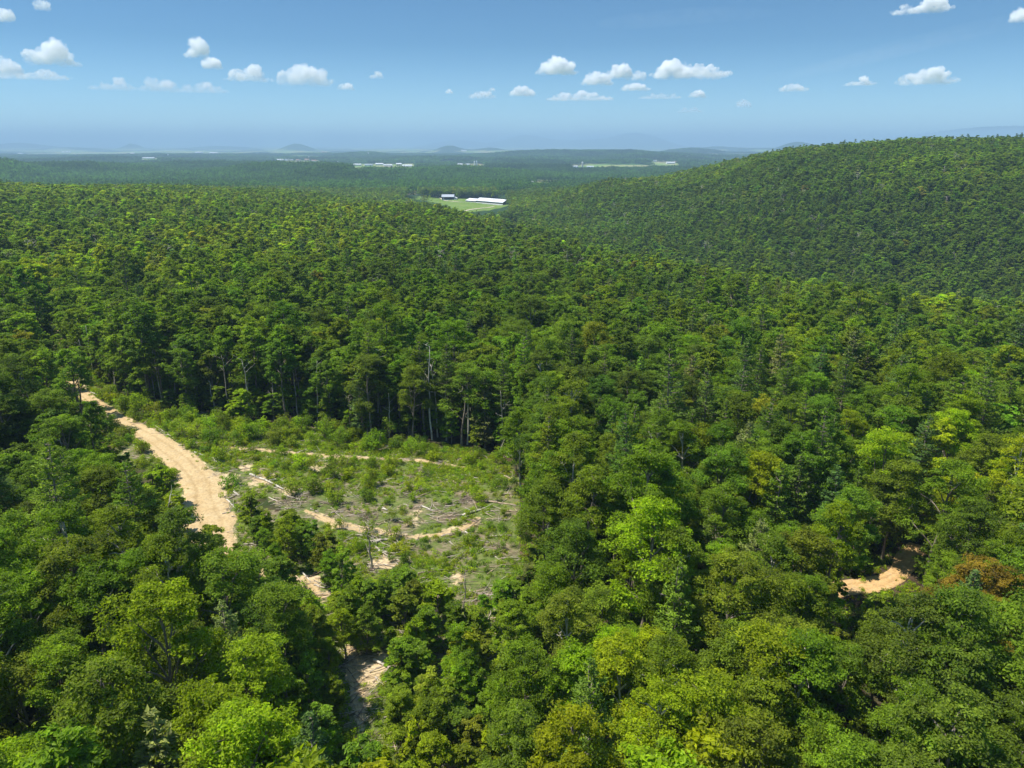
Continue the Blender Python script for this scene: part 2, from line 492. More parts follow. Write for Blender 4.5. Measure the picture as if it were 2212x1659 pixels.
def build_ground():
    ang = []
    a = -180.0
    while a < 180:
        ang.append(a)
        a += .45 if abs(a) < 42 else (1.5 if abs(a) < 60 else 6)
    ang = np.radians(np.array(ang))
    rr = [0.5, 10, 20]
    while rr[-1] < 60000:
        r = rr[-1]
        rr.append(r + max(1.0 if r < 330 else 3.0, r*.0125 if r > 330 else 0) if r >= 20 else r+5)
    rr = np.array(rr)
    A, Rr = np.meshgrid(ang, rr)
    X = (Rr*np.sin(A)).ravel(); Y = (Rr*np.cos(A)).ravel()
    Z = height(X, Y)
    n, k = len(rr), len(ang)
    i = np.arange(n-1)[:, None]*k+np.arange(k)[None, :]
    j = np.arange(n-1)[:, None]*k+(np.arange(k)[None, :]+1) % k
    F = np.stack([i, j, j+k, i+k], -1).reshape(-1, 4)
    R = np.hypot(X, Y)
    px, py = project(X, Y, Z)
    clear = np.zeros(len(X)); field = np.zeros(len(X)); meadow = np.zeros(len(X))
    cl = in_poly(px, py, CLEAR) & (Y > 20) & (R < 300)
    dist = dist_to_lines(X, Y, [ROAD_MAIN])
    young = (Y > 25) & (R < 260) & in_poly(px, py, YOUNG)
    clear = np.maximum(np.where(cl, 1.0, 0), np.where(young, .72, 0))
    clear = np.maximum(clear, 1-sstep(0, 5, dist))
    dist2 = dist_to_lines(X, Y)
    sandy = .62*(1-sstep(-1, 2.5, dist2))+.06
    for (a, b, rad, amt) in SANDSPOTS:
        q = P(a, b); sandy = np.maximum(sandy, amt*(1-sstep(.3, 1, np.hypot(X-q[0], Y-q[1])/rad)))
    field = sstep(0, .05, field_fn(X, Y, R, Z))
    for poly in FIELDS2: field = np.maximum(field, np.where(in_poly(px, py, poly) & (Y > 0) & (R > 500), 1, 0))
    meadow = np.where(in_poly(px, py, FIELD) & (R > 900) & (Y > 0), 1, 0)
    meadow = np.maximum(meadow, np.where(in_poly(px, py, FIELDS2[1]) & (Y > 0) & (R < 1600), 1, 0))
    farw = sstep(330, 420, R)
    me = np_mesh('ground', np.column_stack([X, Y, Z]), [F], [ground_mat()], smooth=True,
                 vcol={'clear': clear, 'sandy': sandy, 'field': field, 'meadow': meadow, 'farw': farw})
    return obj('ground', me)

# zone below the clearing with younger, thinner trees
YOUNG = [(505, 1085), (640, 1110), (760, 1160), (900, 1200), (1130, 1200), (1170, 1320), (1120, 1450), (1110, 1760), (680, 1760), (650, 1450), (540, 1290), (450, 1200)]
LOWVIS = [(530, 1170), (640, 1150), (1100, 1210), (1100, 1400), (1050, 1600), (800, 1620), (730, 1420), (610, 1290)]
SANDSPOTS = [(560, 1035, 6, .65), (620, 1060, 4, .6), (540, 1010, 4, .6), (690, 1010, 5, .5), (480, 1035, 5, .85), (290, 975, 6, .35), (660, 1262, 4, .8), (700, 1290, 3, .6),
             (880, 1100, 6, .4), (830, 1215, 4, .7), (905, 1130, 5, .45), (985, 1250, 3, .5), (935, 1300, 2.5, .6), (710, 1385, 2.5, .6), (790, 1450, 4, .8), (820, 1430, 3, .7), (950, 1650, 4, .8), (1600, 1160, 4, .6)]
ground = prop(build_ground(), 'forest floor, cut-over ground and far valley floor', kind='structure')

# ------------------------------------------------------------------ tree parts
def unit(v): return v/(np.linalg.norm(v, axis=-1, keepdims=True)+1e-9)

def kites(p, nrm, length, width, rng, axis=None):
    """one folded leaf-spray face per point: p (n,3), nrm (n,3)"""
    n = len(p)
    nrm = unit(nrm)
    r = rng.normal(size=(n, 3)) if axis is None else axis
    t = unit(r - (r*nrm).sum(1, keepdims=True)*nrm)
    b = np.cross(nrm, t)
    ln = (length*(.65+.7*rng.random(n)))[:, None]; wd = (width*(.65+.7*rng.random(n)))[:, None]
    fold = nrm*wd*.22
    V = np.stack([p-t*ln*.5, p+b*wd*.5+fold-t*ln*.06, p+t*ln*.5, p-b*wd*.5+fold-t*ln*.06], 1).reshape(-1, 3)
    F = np.arange(n*4).reshape(-1, 4)
    return V, F

def tube(path, rad, seg=6):
    path = np.asarray(path, dtype=float); n = len(path)
    tg = unit(np.gradient(path, axis=0))
    ref = np.where(np.abs(tg[:, 2:3]) > .9, np.array([[1., 0, 0]]), np.array([[0, 0, 1.]]))
    a = unit(np.cross(tg, ref)); b = np.cross(tg, a)
    th = np.linspace(0, 2*np.pi, seg, endpoint=False)
    V = path[:, None, :]+(a[:, None, :]*np.cos(th)[None, :, None]+b[:, None, :]*np.sin(th)[None, :, None])*np.asarray(rad)[:, None, None]
    V = V.reshape(-1, 3)
    i = np.arange(n-1)[:, None]*seg+np.arange(seg)[None, :]; j = np.arange(n-1)[:, None]*seg+(np.arange(seg)[None, :]+1) % seg
    F = np.stack([i, j, j+seg, i+seg], -1).reshape(-1, 4)
    # tip cap
    V = np.vstack([V, path[-1:], path[:1]])
    k = (n-1)*seg
    F2 = np.array([[k+q, k+(q+1) % seg, len(V)-2, len(V)-2] for q in range(seg)])
    return V, F, F2[:, :3]

class Geo:
    def __init__(s): s.V = []; s.Q = []; s.T = []; s.n = 0; s.vq = []; s.vt = []; s.mq = []; s.mt = []
    def add(s, V, Q=None, T=None, v=None, m=0, vt=None):
        s.V.append(V)
        if Q is not None and len(Q):
            s.Q.append(Q+s.n); s.vq.append(np.full(len(Q), .5) if v is None else v); s.mq.append(np.full(len(Q), m))
        if T is not None and len(T):
            s.T.append(T+s.n); s.vt.append(np.full(len(T), .5) if vt is None else vt); s.mt.append(np.full(len(T), m))
        s.n += len(V)
    def tube(s, path, rad, seg=6, m=0):
        V, Q, T = tube(path, rad, seg); s.add(V, Q, T, m=m)
    def mesh(s, name, mats, smooth=False):
        fs = []; vs = []; ms = []
        if s.Q: fs.append(np.vstack(s.Q)); vs.append(np.concatenate(s.vq)); ms.append(np.concatenate(s.mq))
        if s.T: fs.append(np.vstack(s.T)); vs.append(np.concatenate(s.vt)); ms.append(np.concatenate(s.mt))
        return np_mesh(name, np.vstack(s.V), fs, mats, mi=np.concatenate(ms), fattr=np.concatenate(vs), smooth=smooth)

def wander(a, b, n, amp, rng, sag=0.0):
    a = np.asarray(a, float); b = np.asarray(b, float)
    t = np.linspace(0, 1, n)[:, None]
    p = a+(b-a)*t
    off = np.cumsum(rng.normal(size=(n, 3))*amp, 0); off -= off[0]
    off = off - t*off[-1]*.8
    p = p+off
    p[:, 2] += sag*np.sin(t[:, 0]*np.pi)
    return p

def broadleaf(rng, H=18., base=.42, R=3.9, lod=0, shape=0, dens=1.0):
    """returns (trunk Geo, crown Geo). lod 0 near .. 3 far"""
    tr = Geo(); cr = Geo()
    zb = H*base; ch = H-zb
    lean = rng.normal(size=2)*H*.03
    top = np.array([lean[0], lean[1], H*.93])
    tp = wander((0, 0, -.6), top, 9, .10, rng)
    r0 = H*.0105+.06
    seg = [7, 5, 4, 3][lod]
    trad = r0*np.linspace(1, .16, 9)**.9; trad[0] *= 1.4
    if lod < 3: tr.tube(tp if lod < 2 else tp[::2], trad if lod < 2 else trad[::2], seg)
    nl = int(rng.integers(9, 14)) if shape != 2 else int(rng.integers(6, 9))
    lobes = []
    ga = rng.random()*6.28
    for i in range(nl):
        t = (i+.5)/nl
        zz = zb + ch*(.12+.74*t)
        prof = math.sin(math.pi*(.16+.74*t**.9))**.7 if shape == 0 else (1.0-.55*t if shape == 1 else .5+.5*math.sin(math.pi*min(1, t*.9+.15)))
        a = ga+i*2.4+rng.normal()*.35
        rr = R*prof*(.40+.36*rng.random())
        c = np.array([tp[int(min(8, t*6+3))][0]+rr*math.cos(a), tp[int(min(8, t*6+3))][1]+rr*math.sin(a), zz+rng.normal()*.35])
        lr = R*(.30+.24*rng.random())*(1.0-.2*t)
        lobes.append((c, lr))
    lobes.append((np.array([top[0], top[1], H-R*.33]), R*.40))
    nc = [22, 12, 7, 4][lod]
    leaves = [76, 36, 22, 13][lod]
    size = [.235, .44, .76, 1.25][lod]
    PP = []; NN = []; VV = []
    for (c, lr) in lobes:
        if lod < 3:
            s0 = tp[np.argmin(np.abs(tp[:, 2]-(c[2]-lr*.9-1.0)))]
            br = wander(s0, c+np.array([0, 0, lr*.1]), 5, .10, rng, .25)
            if lod < 2 or rng.random() < .3: tr.tube(br, np.linspace(r0*.42, r0*.10, 5), 4 if lod else 5)
            if lod == 0:
                for q in range(3):
                    d = unit(rng.normal(size=3)+np.array([0, 0, .5]))
                    tr.tube(wander(br[3], c+d*lr*.85, 4, .07, rng), np.linspace(r0*.16, .012, 4), 4)
        k = max(1, int(nc*dens))
        d = unit(rng.normal(size=(k*3, 3))+np.array([0, 0, .55]))
        out = unit(np.array([[c[0], c[1], (c[2]-zb-ch*.45)*.9]])+1e-3)
        d = d[(d*out).sum(1) > -.35][:k]
        cc = c+d*lr*(.50+.72*rng.random((len(d), 1)))*np.array([1, 1, .85])
        cr_r = lr*(.26+.34*rng.random(len(d)))
        for c2, d2, r2 in zip(cc, d, cr_r):
            m = int(leaves*(.7+.6*rng.random()))
            q = unit(rng.normal(size=(m, 3))+np.array([0, 0, .35])+d2*.5)
            rad = r2*(.2+.95*rng.random((m, 1))**.8)
            p = c2+q*rad*np.array([1.12, 1.12, .46])
            PP.append(p)
            NN.append(q*.55+np.array([0, 0, .75])+rng.normal(size=(m, 3))*[.5, .45, .3, .25][lod])
            VV.append(np.clip(rng.normal(.45+rng.normal()*.13, .17 if lod < 2 else .1, m), 0, 1))
    p = np.vstack(PP); nn = np.vstack(NN)
    Vv, F = kites(p, nn, size*1.1, size*.58, rng)
    cr.add(Vv, F, v=np.concatenate(VV))
    return tr, cr

def pine(rng, H=21., base=.25, R=3.4, lod=0):
    R = R*1.18
    tr = Geo(); cr = Geo()
    tp = wander((0, 0, -.5), (rng.normal()*.3, rng.normal()*.3, H*.98), 9, .05, rng)
    r0 = H*.0105+.05
    if lod < 3: tr.tube(tp, r0*np.linspace(1.1, .08, 9), [7, 5, 4, 3][lod])
    PP = []; NN = []; AX = []; VV = []
    step = [.72, .95, 1.3, 2.2][lod]
    z = H*base
    while z < H*.985:
        t = (z-H*base)/(H*(1-base))
        nb = int(rng.integers(4, 7)) if lod < 3 else 4
        L0 = R*(1-t)**.75*(.55+.45*min(1, t*5+.3))
        a0 = rng.random()*6.28
        for i in range(nb):
            if rng.random() < .12: continue
            a = a0+i*6.283/nb+rng.normal()*.2
            ln = max(.35, L0*(.6+.6*rng.random()))
            rise = ln*(.05+.45*t)+rng.normal()*.12
            dv = np.array([math.cos(a), math.sin(a), 0])
            s0 = np.array([0, 0, z]); e = s0+dv*ln+np.array([0, 0, rise])
            if lod < 2: tr.tube(wander(s0, e, 4, .04, rng, -.1), np.linspace(r0*.25, .015, 4), 4)
            m = max(3, int([60, 24, 11, 5][lod]*ln/1.6))
            s = .25+.8*rng.random(m)**.7
            side = np.array([-dv[1], dv[0], 0])
            spread = (ln*.36*(1.2-s))[:, None]
            p = s0+(e-s0)*s[:, None]+side*rng.normal(size=(m, 1))*spread+np.array([0, 0, 1])*(rng.random((m, 1))*.42)
            PP.append(p); NN.append(np.array([0, 0, 1.])+rng.normal(size=(m, 3))*.45)
            AX.append(dv+side*rng.normal(size=(m, 1))*.7+np.array([0, 0, .4])+rng.normal(size=(m, 3))*.2)
            VV.append(np.clip(rng.normal(.45+rng.normal()*.1, .16, m), 0, 1))
        z += step*(.8+.4*rng.random())
    p = np.vstack(PP); nn = np.vstack(NN); ax = np.vstack(AX)
    sz = [.36, .62, 1.1, 1.9][lod]
    Vv, F = kites(p, nn, sz, sz*[.38, .45, .55, .65][lod], rng, ax)
    cr.add(Vv, F, v=np.concatenate(VV))
    return tr, cr

def bare(rng, H=15., thick=.17, nbr=9, fine=2, crown_from=.35):
    """dead or leafless tree"""
    g = Geo()
    tp = wander((0, 0, -.4), (rng.normal()*H*.05, rng.normal()*H*.05, H), 10, .13, rng)
    g.tube(tp, thick*np.linspace(1.15, .22, 10), 6)
    for i in range(nbr):
        t = crown_from+(1-crown_from)*rng.random()
        k = t*9; k0 = int(min(8, k)); s0 = tp[k0]+(tp[k0+1]-tp[k0])*(k-k0)
        a = rng.random()*6.28; ln = H*(.10+.14*rng.random())*(1.2-.5*t)
        e = s0+np.array([math.cos(a)*ln, math.sin(a)*ln, ln*(.35+.7*rng.random())])
        b = wander(s0, e, 6, .09, rng)
        g.tube(b, thick*np.linspace(.42, .10, 6)*(1.1-t*.5), 4)
        for j in range(fine):
            e2 = b[3]+unit(rng.normal(size=3)+np.array([0, 0, .4]))*ln*.55
            g.tube(wander(b[3], e2, 4, .06, rng), thick*np.linspace(.2, .06, 4), 3)
    return g

def shrub(rng, H=2.2, R=1.3, leaves=420, size=.26, upright=False):
    g = Geo()
    PP = []; NN = []; VV = []
    n = int(rng.integers(9, 14))
    for i in range(n):
        a = rng.random()*6.28; rr = R*math.sqrt(rng.random())*.75
        z = H*(.25+.6*rng.random())*(1-.45*rr/R)
        c = np.array([rr*math.cos(a), rr*math.sin(a), z]); m = leaves//n
        q = unit(rng.normal(size=(m, 3))+np.array([0, 0, .4]))
        p = c+q*(R*.42)*(.4+.65*rng.random((m, 1)))*np.array([1, 1, .9 if not upright else 1.25])
        p[:, 2] = np.maximum(p[:, 2], .03)
        PP.append(p); NN.append(q*.8+np.array([0, 0, .5])+rng.normal(size=(m, 3))*.5)
        VV.append(np.clip(rng.normal(.45+rng.normal()*.14, .18, m), 0, 1))
    Vv, F = kites(np.vstack(PP), np.vstack(NN), size, size*.62, rng)
    g.add(Vv, F, v=np.concatenate(VV))
    st = Geo()
    for i in range(4):
        a = rng.random()*6.28
        st.tube(wander((0, 0, -.1), (R*.5*math.cos(a), R*.5*math.sin(a), H*.7), 4, .04, rng), np.linspace(.035, .01, 4), 4)
    return st, g

RNG = np.random.default_rng(11)
HERO_B = []; HERO_P = []
SHP = [(18, .40, 3.9, 0), (17, .36, 4.4, 2), (20, .46, 3.6, 0), (16, .32, 3.5, 1), (19, .42, 4.3, 0), (15, .34, 3.8, 2), (21, .52, 3.4, 0), (17.5, .38, 4.1, 0)]
for i, (h, b, r, s) in enumerate(SHP):
    t, c = broadleaf(np.random.default_rng(100+i), h, b, r, 0, s)
    HERO_B.append((t.mesh('trunk', [M_BARK if i % 3 else M_PALE], True), c.mesh('crown', [M_LEAF]), h, r, b))
YOUNG_B = []
for i, (h, b, r, s) in enumerate([(9, .2, 2.2, 1), (10.5, .25, 2.6, 0), (7.5, .15, 2.0, 1), (11.5, .32, 2.5, 0)]):
    t, c = broadleaf(np.random.default_rng(200+i), h, b, r, 0, s, .62)
    YOUNG_B.append((t.mesh('trunk', [M_BARK], True), c.mesh('crown', [M_LEAF]), h, r, b))
for i, (h, b, r) in enumerate([(21, .25, 3.5), (18, .18, 3.2), (23, .35, 3.7), (15, .12, 2.9)]):
    t, c = pine(np.random.default_rng(300+i), h, b, r, 0)
    HERO_P.append((t.mesh('trunk', [M_BARK], True), c.mesh('crown', [M_NEEDLE]), h, r, b))

def merged(name, tr, cr, lm):
    g = Geo()
    g.V = tr.V+cr.V; o = tr.n
    g.Q = [q for q in tr.Q]+[q+o for q in cr.Q]; g.T = [q for q in tr.T]+[q+o for q in cr.T]
    g.vq = tr.vq+cr.vq; g.vt = tr.vt+cr.vt
    g.mq = tr.mq+[x*0+1 for x in cr.mq]; g.mt = tr.mt+[x*0+1 for x in cr.mt]
    return g.mesh(name, [M_BARK, lm])

# prototypes used only inside the forest mass
PROTO = bpy.data.collections.new('forest_kinds')
PIDX = {}
_pn = [0]
def add_proto(key, mesh):
    o = bpy.data.objects.new('canopy_tree_%03d' % _pn[0], mesh)
    PROTO.objects.link(o)
    PIDX.setdefault(key, []).append(_pn[0]); _pn[0] += 1
for lod, cnt in ((0, 0), (1, 7), (2, 7), (3, 6)):
    for i in range(cnt):
        h, b, r, s = SHP[i]
        t, c = broadleaf(np.random.default_rng(400+lod*20+i), h, b, r, lod, s)
        add_proto(('b', lod), merged('canopy_tree', t, c, M_LEAF))
    for i in range(0 if lod == 0 else 4):
        h, b, r = [(21, .25, 3.4), (18, .2, 3.2), (23, .35, 3.6), (16, .15, 3.0)][i]
        t, c = pine(np.random.default_rng(500+lod*20+i), h, b, r, lod)
        add_proto(('p', lod), merged('canopy_pine', t, c, M_NEEDLE))
for i in range(3):
    t, c = broadleaf(np.random.default_rng(600+i), 9+i, .2, 2.3, 1, 1, .7)
    add_proto(('y', 1), merged('canopy_sapling', t, c, M_LEAF))
for i in range(4):
    gd = bare(np.random.default_rng(650+i), 17+i, .20, 12, 3, .35)
    add_proto(('d', 1), gd.mesh('canopy_dead_tree', [M_DEAD if i % 2 else M_PALE]))
# patches of far canopy, 44 m across, each with its own uneven crowns
def patch_mesh(seed, near):
    rng = np.random.default_rng(seed)
    g = Geo(); PP = []; NN = []; VV = []; SZ = []
    pts = []
    for _ in range(4000):
        q = rng.random(2)*44-22
        if all((q[0]-a[0])**2+(q[1]-a[1])**2 > 26 for a in pts): pts.append(q)
        if len(pts) > 44: break
    for q in pts:
        h = 13+rng.random()*6; r = 2.8+1.7*rng.random(); con = rng.random() < .2
        if con: h += 2; r *= .75
        m = 34 if near else 15
        d = unit(rng.normal(size=(m, 3))+np.array([0, 0, .5]))
        p = np.array([q[0], q[1], h-r*1.25])+d*np.array([r, r, r*(1.3 if not con else 2.2)])*(.75+.3*rng.random((m, 1)))
        PP.append(p); NN.append(d+np.array([0, 0, .6])+rng.normal(size=(m, 3))*.4)
        SZ.append(np.full(m, 2.3 if near else 3.6)); tone = rng.normal()*.17-(.16 if con else 0)
        VV.append(np.clip(rng.normal(.45+tone, .13, m), 0, 1))
    V, F = kites(np.vstack(PP), np.vstack(NN), np.concatenate(SZ), np.concatenate(SZ)*.75, rng)
    g.add(V, F, v=np.concatenate(VV))
    return g.mesh('canopy_patch', [M_LEAF])
for i in range(5): add_proto(('q', 0), patch_mesh(700+i, True))
for i in range(4): add_proto(('q', 1), patch_mesh(720+i, False))

TINT = {'bright green': (.200, .300, .010), 'mid-green': (.148, .245, .015), 'dark green': (.108, .185, .022), 'yellow-green': (.250, .345, .010),
        'olive-green': (.162, .235, .020), 'deep green': (.132, .225, .019), 'blue-green': (.100, .178, .045), 'grey-green': (.190, .245, .080),
        'rust-tinged': (.22, .225, .026), 'rusty orange': (.42, .20, .06), 'golden': (.235, .29, .020), 'tan': (.38, .27, .15), 'fern green': (.22, .33, .022)}

# ------------------------------------------------------------------ where trees stand
# hand placed trees seen in the photo: kind, base x, base y (2212 wide photo, ground level), height scale, colour, words
CLR_OK = []   # accepted (x, y)
trees = []    # dict(kind, x, y, h scale, tint name)

def crown_px(x, y, z, H, R, base):
    """sample spots of a crown in the photo"""
    out = []
    for hh, rr in ((H, 0), (H*.86, R*.75), (H*.75, R*.9), (H*(base+.5*(1-base)), R*.95), (H*(base+.18), R*.7), (H*base*.5, 0), (0.2, 0)):
        for s in ((-1, -.5, 0, .5, 1) if np.ndim(rr) or rr else (0,)):
            out.append(project(x+s*rr, y, z+hh))
    return out

def blocked(x, y, z, H, R, base, polys=OPEN, need=1):
    n = np.zeros(np.shape(x), dtype=int)
    for (a, b) in crown_px(x, y, z, H, R, base):
        n = n + open_hit(a, b, polys).astype(int)
    return n >= need

# candidate spots: blue-noise like jittered hex grid, dense near, out to 1700 m
def candidates(r0, r1, sp, seed, umax=.86):
    rng = np.random.default_rng(seed)
    ys = np.arange(-30 if r0 < 40 else 0, r1, sp*.87)
    X = []; Y = []
    for i, yy in enumerate(ys):
        w_ = (yy*umax if yy > 0 else 0)+45
        xs = np.arange(-w_, w_, sp)+(sp/2 if i % 2 else 0)
        X.append(xs); Y.append(np.full(len(xs), yy))
    X = np.concatenate(X); Y = np.concatenate(Y)
    X = X+rng.normal(size=len(X))*sp*.24; Y = Y+rng.normal(size=len(Y))*sp*.24
    R = np.hypot(X, Y)
    k = (R >= r0) & (R < r1)
    return X[k], Y[k]

def tint_val(name, rng, j=.13):
    c = np.array(TINT[name])*np.array([1.22, 1.10, 1.0])*(1+rng.normal()*j)
    return np.clip(c*(1+rng.normal(size=3)*.06), .004, .6)

def pick_tints(px, py, X, Y, rng, kindp):
    R = np.hypot(X, Y)
    n1 = fbm(X/34, Y/34, 51, 3); n2 = fbm(X/140, Y/140, 52, 2); g = rng.random(len(X))
    out = []
    names = ['deep green', 'mid-green', 'bright green', 'olive-green', 'dark green', 'yellow-green', 'rust-tinged', 'golden', 'grey-green']
    for i in range(len(X)):
        if kindp[i]:
            w_ = [.0, .12, 0, .12, .28, 0, 0, 0, .18]; nm = ['deep green', 'mid-green', 'x', 'olive-green', 'dark green', 'x', 'x', 'x', 'grey-green']
            k = rng.random()
            out.append('dark green' if k < .3 else 'blue-green' if k < .62 else 'grey-green' if k < .72 else 'deep green'); continue
        fore = max(0, min(1, (py[i]-1050)/400))
        br = n1[i]*.8 + n2[i]*.5 + (fore-.42)*.62*(1-abs(px[i]-1150)/1900)
        if px[i] > 1850 and py[i] > 1400: br -= .15
        if R[i] > 330: br = n1[i]*.55+n2[i]*.6+.02
        if px[i] > 1080 and R[i] > 480: br -= .30
        elif R[i] > 330: br += .10
        k = g[i]*.9-.45+br*1.15
        if rng.random() < .003: out.append('rust-tinged'); continue
        if rng.random() < .004: out.append('golden'); continue
        out.append('dark green' if k < -.52 else 'deep green' if k < -.12 else 'mid-green' if k < .18 else 'olive-green' if k < .30 else 'bright green' if k < .62 else 'yellow-green')
    return out

FX = []; FY = []; FI = []; FS = []; FSZ = []; FR = []; FT = []     # the forest mass
def forest_add(x, y, idx, s, sz, rot, t, dz=0.0):
    FX.append(x); FY.append(y); FI.append(idx); FS.append(s); FSZ.append(sz); FR.append(rot); FT.append(t)

near = []     # dicts, later split into separate trees and forest mass
def add_near(kind, x, y, sc, tint, proto, tag=''):
    near.append(dict(kind=kind, x=float(x), y=float(y), s=float(sc), tint=tint, proto=int(proto), tag=tag))

rng = np.random.default_rng(5)
# (a) particular trees: crown centre in the 2212 photo, kind, colour, scale
SPECIAL = [(320, 527, 'b', 'rusty orange', 1.0), (255, 585, 'b', 'yellow-green', 1.15), (1425, 528, 'b', 'golden', 1.05), (1375, 522, 'b', 'golden', .9),
           (665, 625, 'p', 'blue-green', 1.1), (2110, 1320, 'b', 'rust-tinged', .95), (2020, 1310, 'b', 'rust-tinged', .85), (2160, 1410, 'b', 'rust-tinged', .8),
           (370, 1195, 'p', 'grey-green', .85), (1590, 1010, 'p', 'grey-green', 1.05), (1560, 1120, 'p', 'grey-green', .95), (1625, 1180, 'p', 'grey-green', 1.0),
           (1870, 790, 'p', 'dark green', 1.1), (1745, 770, 'p', 'blue-green', 1.1), (1690, 800, 'p', 'grey-green', 1.0), (1960, 690, 'p', 'blue-green', 1.1),
           (1480, 760, 'p', 'dark green', 1.0), (1270, 720, 'p', 'blue-green', 1.1), (1830, 700, 'p', 'grey-green', 1.1), (2090, 760, 'p', 'dark green', 1.0),
           (1560, 950, 'p', 'deep green', 1.0), (1180, 930, 'p', 'dark green', .9), (480, 640, 'p', 'dark green', 1.1), (800, 720, 'p', 'blue-green', 1.0), (1330, 930, 'p', 'dark green', 1.0),
           (1700, 1180, 'b', 'mid-green', .9), (1250, 1130, 'b', 'mid-green', 1.05), (1180, 1100, 'b', 'deep green', 1.0), (1330, 1120, 'b', 'mid-green', 1.1), (1230, 1215, 'b', 'deep green', 1.05),
           (150, 800, 'b', 'bright green', .8), (1530, 840, 'b', 'olive-green', 1.1), (1350, 1500, 'b', 'yellow-green', 1.0), (1250, 1480, 'b', 'bright green', 1.0)]
def up_point(px, py, up): return P(px, py, up)
for (px, py, k, t, sc) in SPECIAL:
    Hh = (18 if k == 'b' else 20)*sc
    x, y, z = up_point(px, py, Hh*.68)
    add_near(k, x, y, sc, t, rng.integers(0, 4 if k == 'p' else 8), 'special')

# (b) the tall thin edge trees standing behind the clearing
edge = smooth_line([P(a, b)[:2] for a, b in [(170, 812), (300, 860), (420, 882), (560, 900), (700, 918), (800, 936), (930, 948), (1020, 958), (1092, 974), (1150, 1010), (1150, 1100), (1150, 1190), (1130, 1260)]], 1.0)
acc = 0
for row, off in ((0, 1.4), (1, 5.0)):
    k = 0
    while k < len(edge)-1:
        a = edge[k]; tg = edge[min(k+1, len(edge)-1)]-edge[max(k-1, 0)]; tg = tg/np.linalg.norm(tg)
        nrm = np.array([-tg[1], tg[0]])
        o = off+rng.random()*2.2
        x, y = a+nrm*o
        add_near('b' if rng.random() > .12 else 'p', x, y, .92+.2*rng.random(), ['deep green', 'mid-green', 'dark green', 'mid-green'][rng.integers(4)], [6, 0, 6, 2][rng.integers(4)] if rng.random() < 2 else 0, 'edge')
        if near[-1]['kind'] == 'p': near[-1]['proto'] = 2
        k += int(3.2+rng.random()*3.0)

for off in (1.2, 3.6):
    k = 0
    while k < len(edge)-1:
        a = edge[k]; tg = edge[min(k+1, len(edge)-1)]-edge[max(k-1, 0)]; tg = tg/np.linalg.norm(tg)
        x, y = a+np.array([-tg[1], tg[0]])*(off+rng.random()*1.6)
        if rng.random() < .62: add_near('y', x, y, .5+.45*rng.random(), ['mid-green', 'bright green', 'mid-green', 'fern green'][rng.integers(4)], rng.integers(4), 'edge')
        k += int(2.5+rng.random()*3.0)

# (c) blue-noise fill
def grid_fill(r0, r1, sp, seed, umax):
    X, Y = candidates(r0, r1, sp, seed, umax)
    Z = height(X, Y)
    return X, Y, Z
X, Y, Z = grid_fill(6, 330, 5.3, 21, .95)
rg = np.random.default_rng(22)
px, py = project(X, Y, Z)
yz = in_poly(px, py, YOUNG) & (Y > 20)
dl = dist_to_lines(X, Y)
pinew = fbm(X/60, Y/60, 77, 2)+.25*sstep(1300, 1700, px)*(1-sstep(1100, 1300, py))
isp = (rg.random(len(X)) < np.clip(.12+.45*pinew, .03, .5)) & ~yz
sc = .78+.36*rg.random(len(X))
sc = np.where(rg.random(len(X)) < .07, sc*1.22, sc)
sc = np.where(yz, sc*.82, sc)
Hh = np.where(yz, 9.5, np.where(isp, 20, 18))*sc
Rr = np.where(yz, 2.3, np.where(isp, 3.2, 3.9))*sc
bs = np.where(yz, .2, np.where(isp, .25, .4))
bad = blocked(X, Y, Z, Hh, Rr, bs, [CLEAR, ROADVIS, TRACK2, TRACK, DIRT], 1)
bad |= dl < np.where(yz, .3, 1.2)
ot = np.array([(n_['x'], n_['y']) for n_ in near])
for (a, b) in ot: bad |= np.hypot(X-a, Y-b) < 3.2
bad |= yz & (rg.random(len(X)) < .45)
bad |= ~yz & blocked(X, Y, Z, Hh*.93, Rr*.7, bs, [LOWVIS], 1)
tn = pick_tints(px, py, X, Y, rg, isp)
for i in np.nonzero(~bad)[0]:
    if yz[i]:
        t = ['bright green', 'yellow-green', 'fern green', 'mid-green', 'yellow-green', 'bright green', 'grey-green'][rg.integers(7)]
        add_near('y', X[i], Y[i], sc[i], t, rg.integers(4))
    else:
        add_near('p' if isp[i] else 'b', X[i], Y[i], sc[i], tn[i], rg.integers(4 if isp[i] else 8))

# a denser stand of young trees below the clearing
X, Y = candidates(22, 150, 3.6, 23, .8); Z = height(X, Y); px, py = project(X, Y, Z)
yz = in_poly(px, py, YOUNG); dl = dist_to_lines(X, Y); sc = .45+.5*rg.random(len(X))**1.3
bad = ~yz | blocked(X, Y, Z, 9.5*sc, 2.2*sc, np.full(len(X), .2), [CLEAR, ROADVIS, TRACK2, TRACK, TRACK3], 1) | (dl < np.where(py > 1175, -1.3, .2)) | (rg.random(len(X)) < .25)
ot = np.array([(n_['x'], n_['y']) for n_ in near])
for i in np.nonzero(~bad)[0]:
    if np.min(np.hypot(ot[:, 0]-X[i], ot[:, 1]-Y[i])) < 2.3: continue
    add_near('y', X[i], Y[i], sc[i], ['bright green', 'yellow-green', 'olive-green', 'mid-green', 'bright green', 'mid-green', 'fern green'][rg.integers(7)], rg.integers(4))
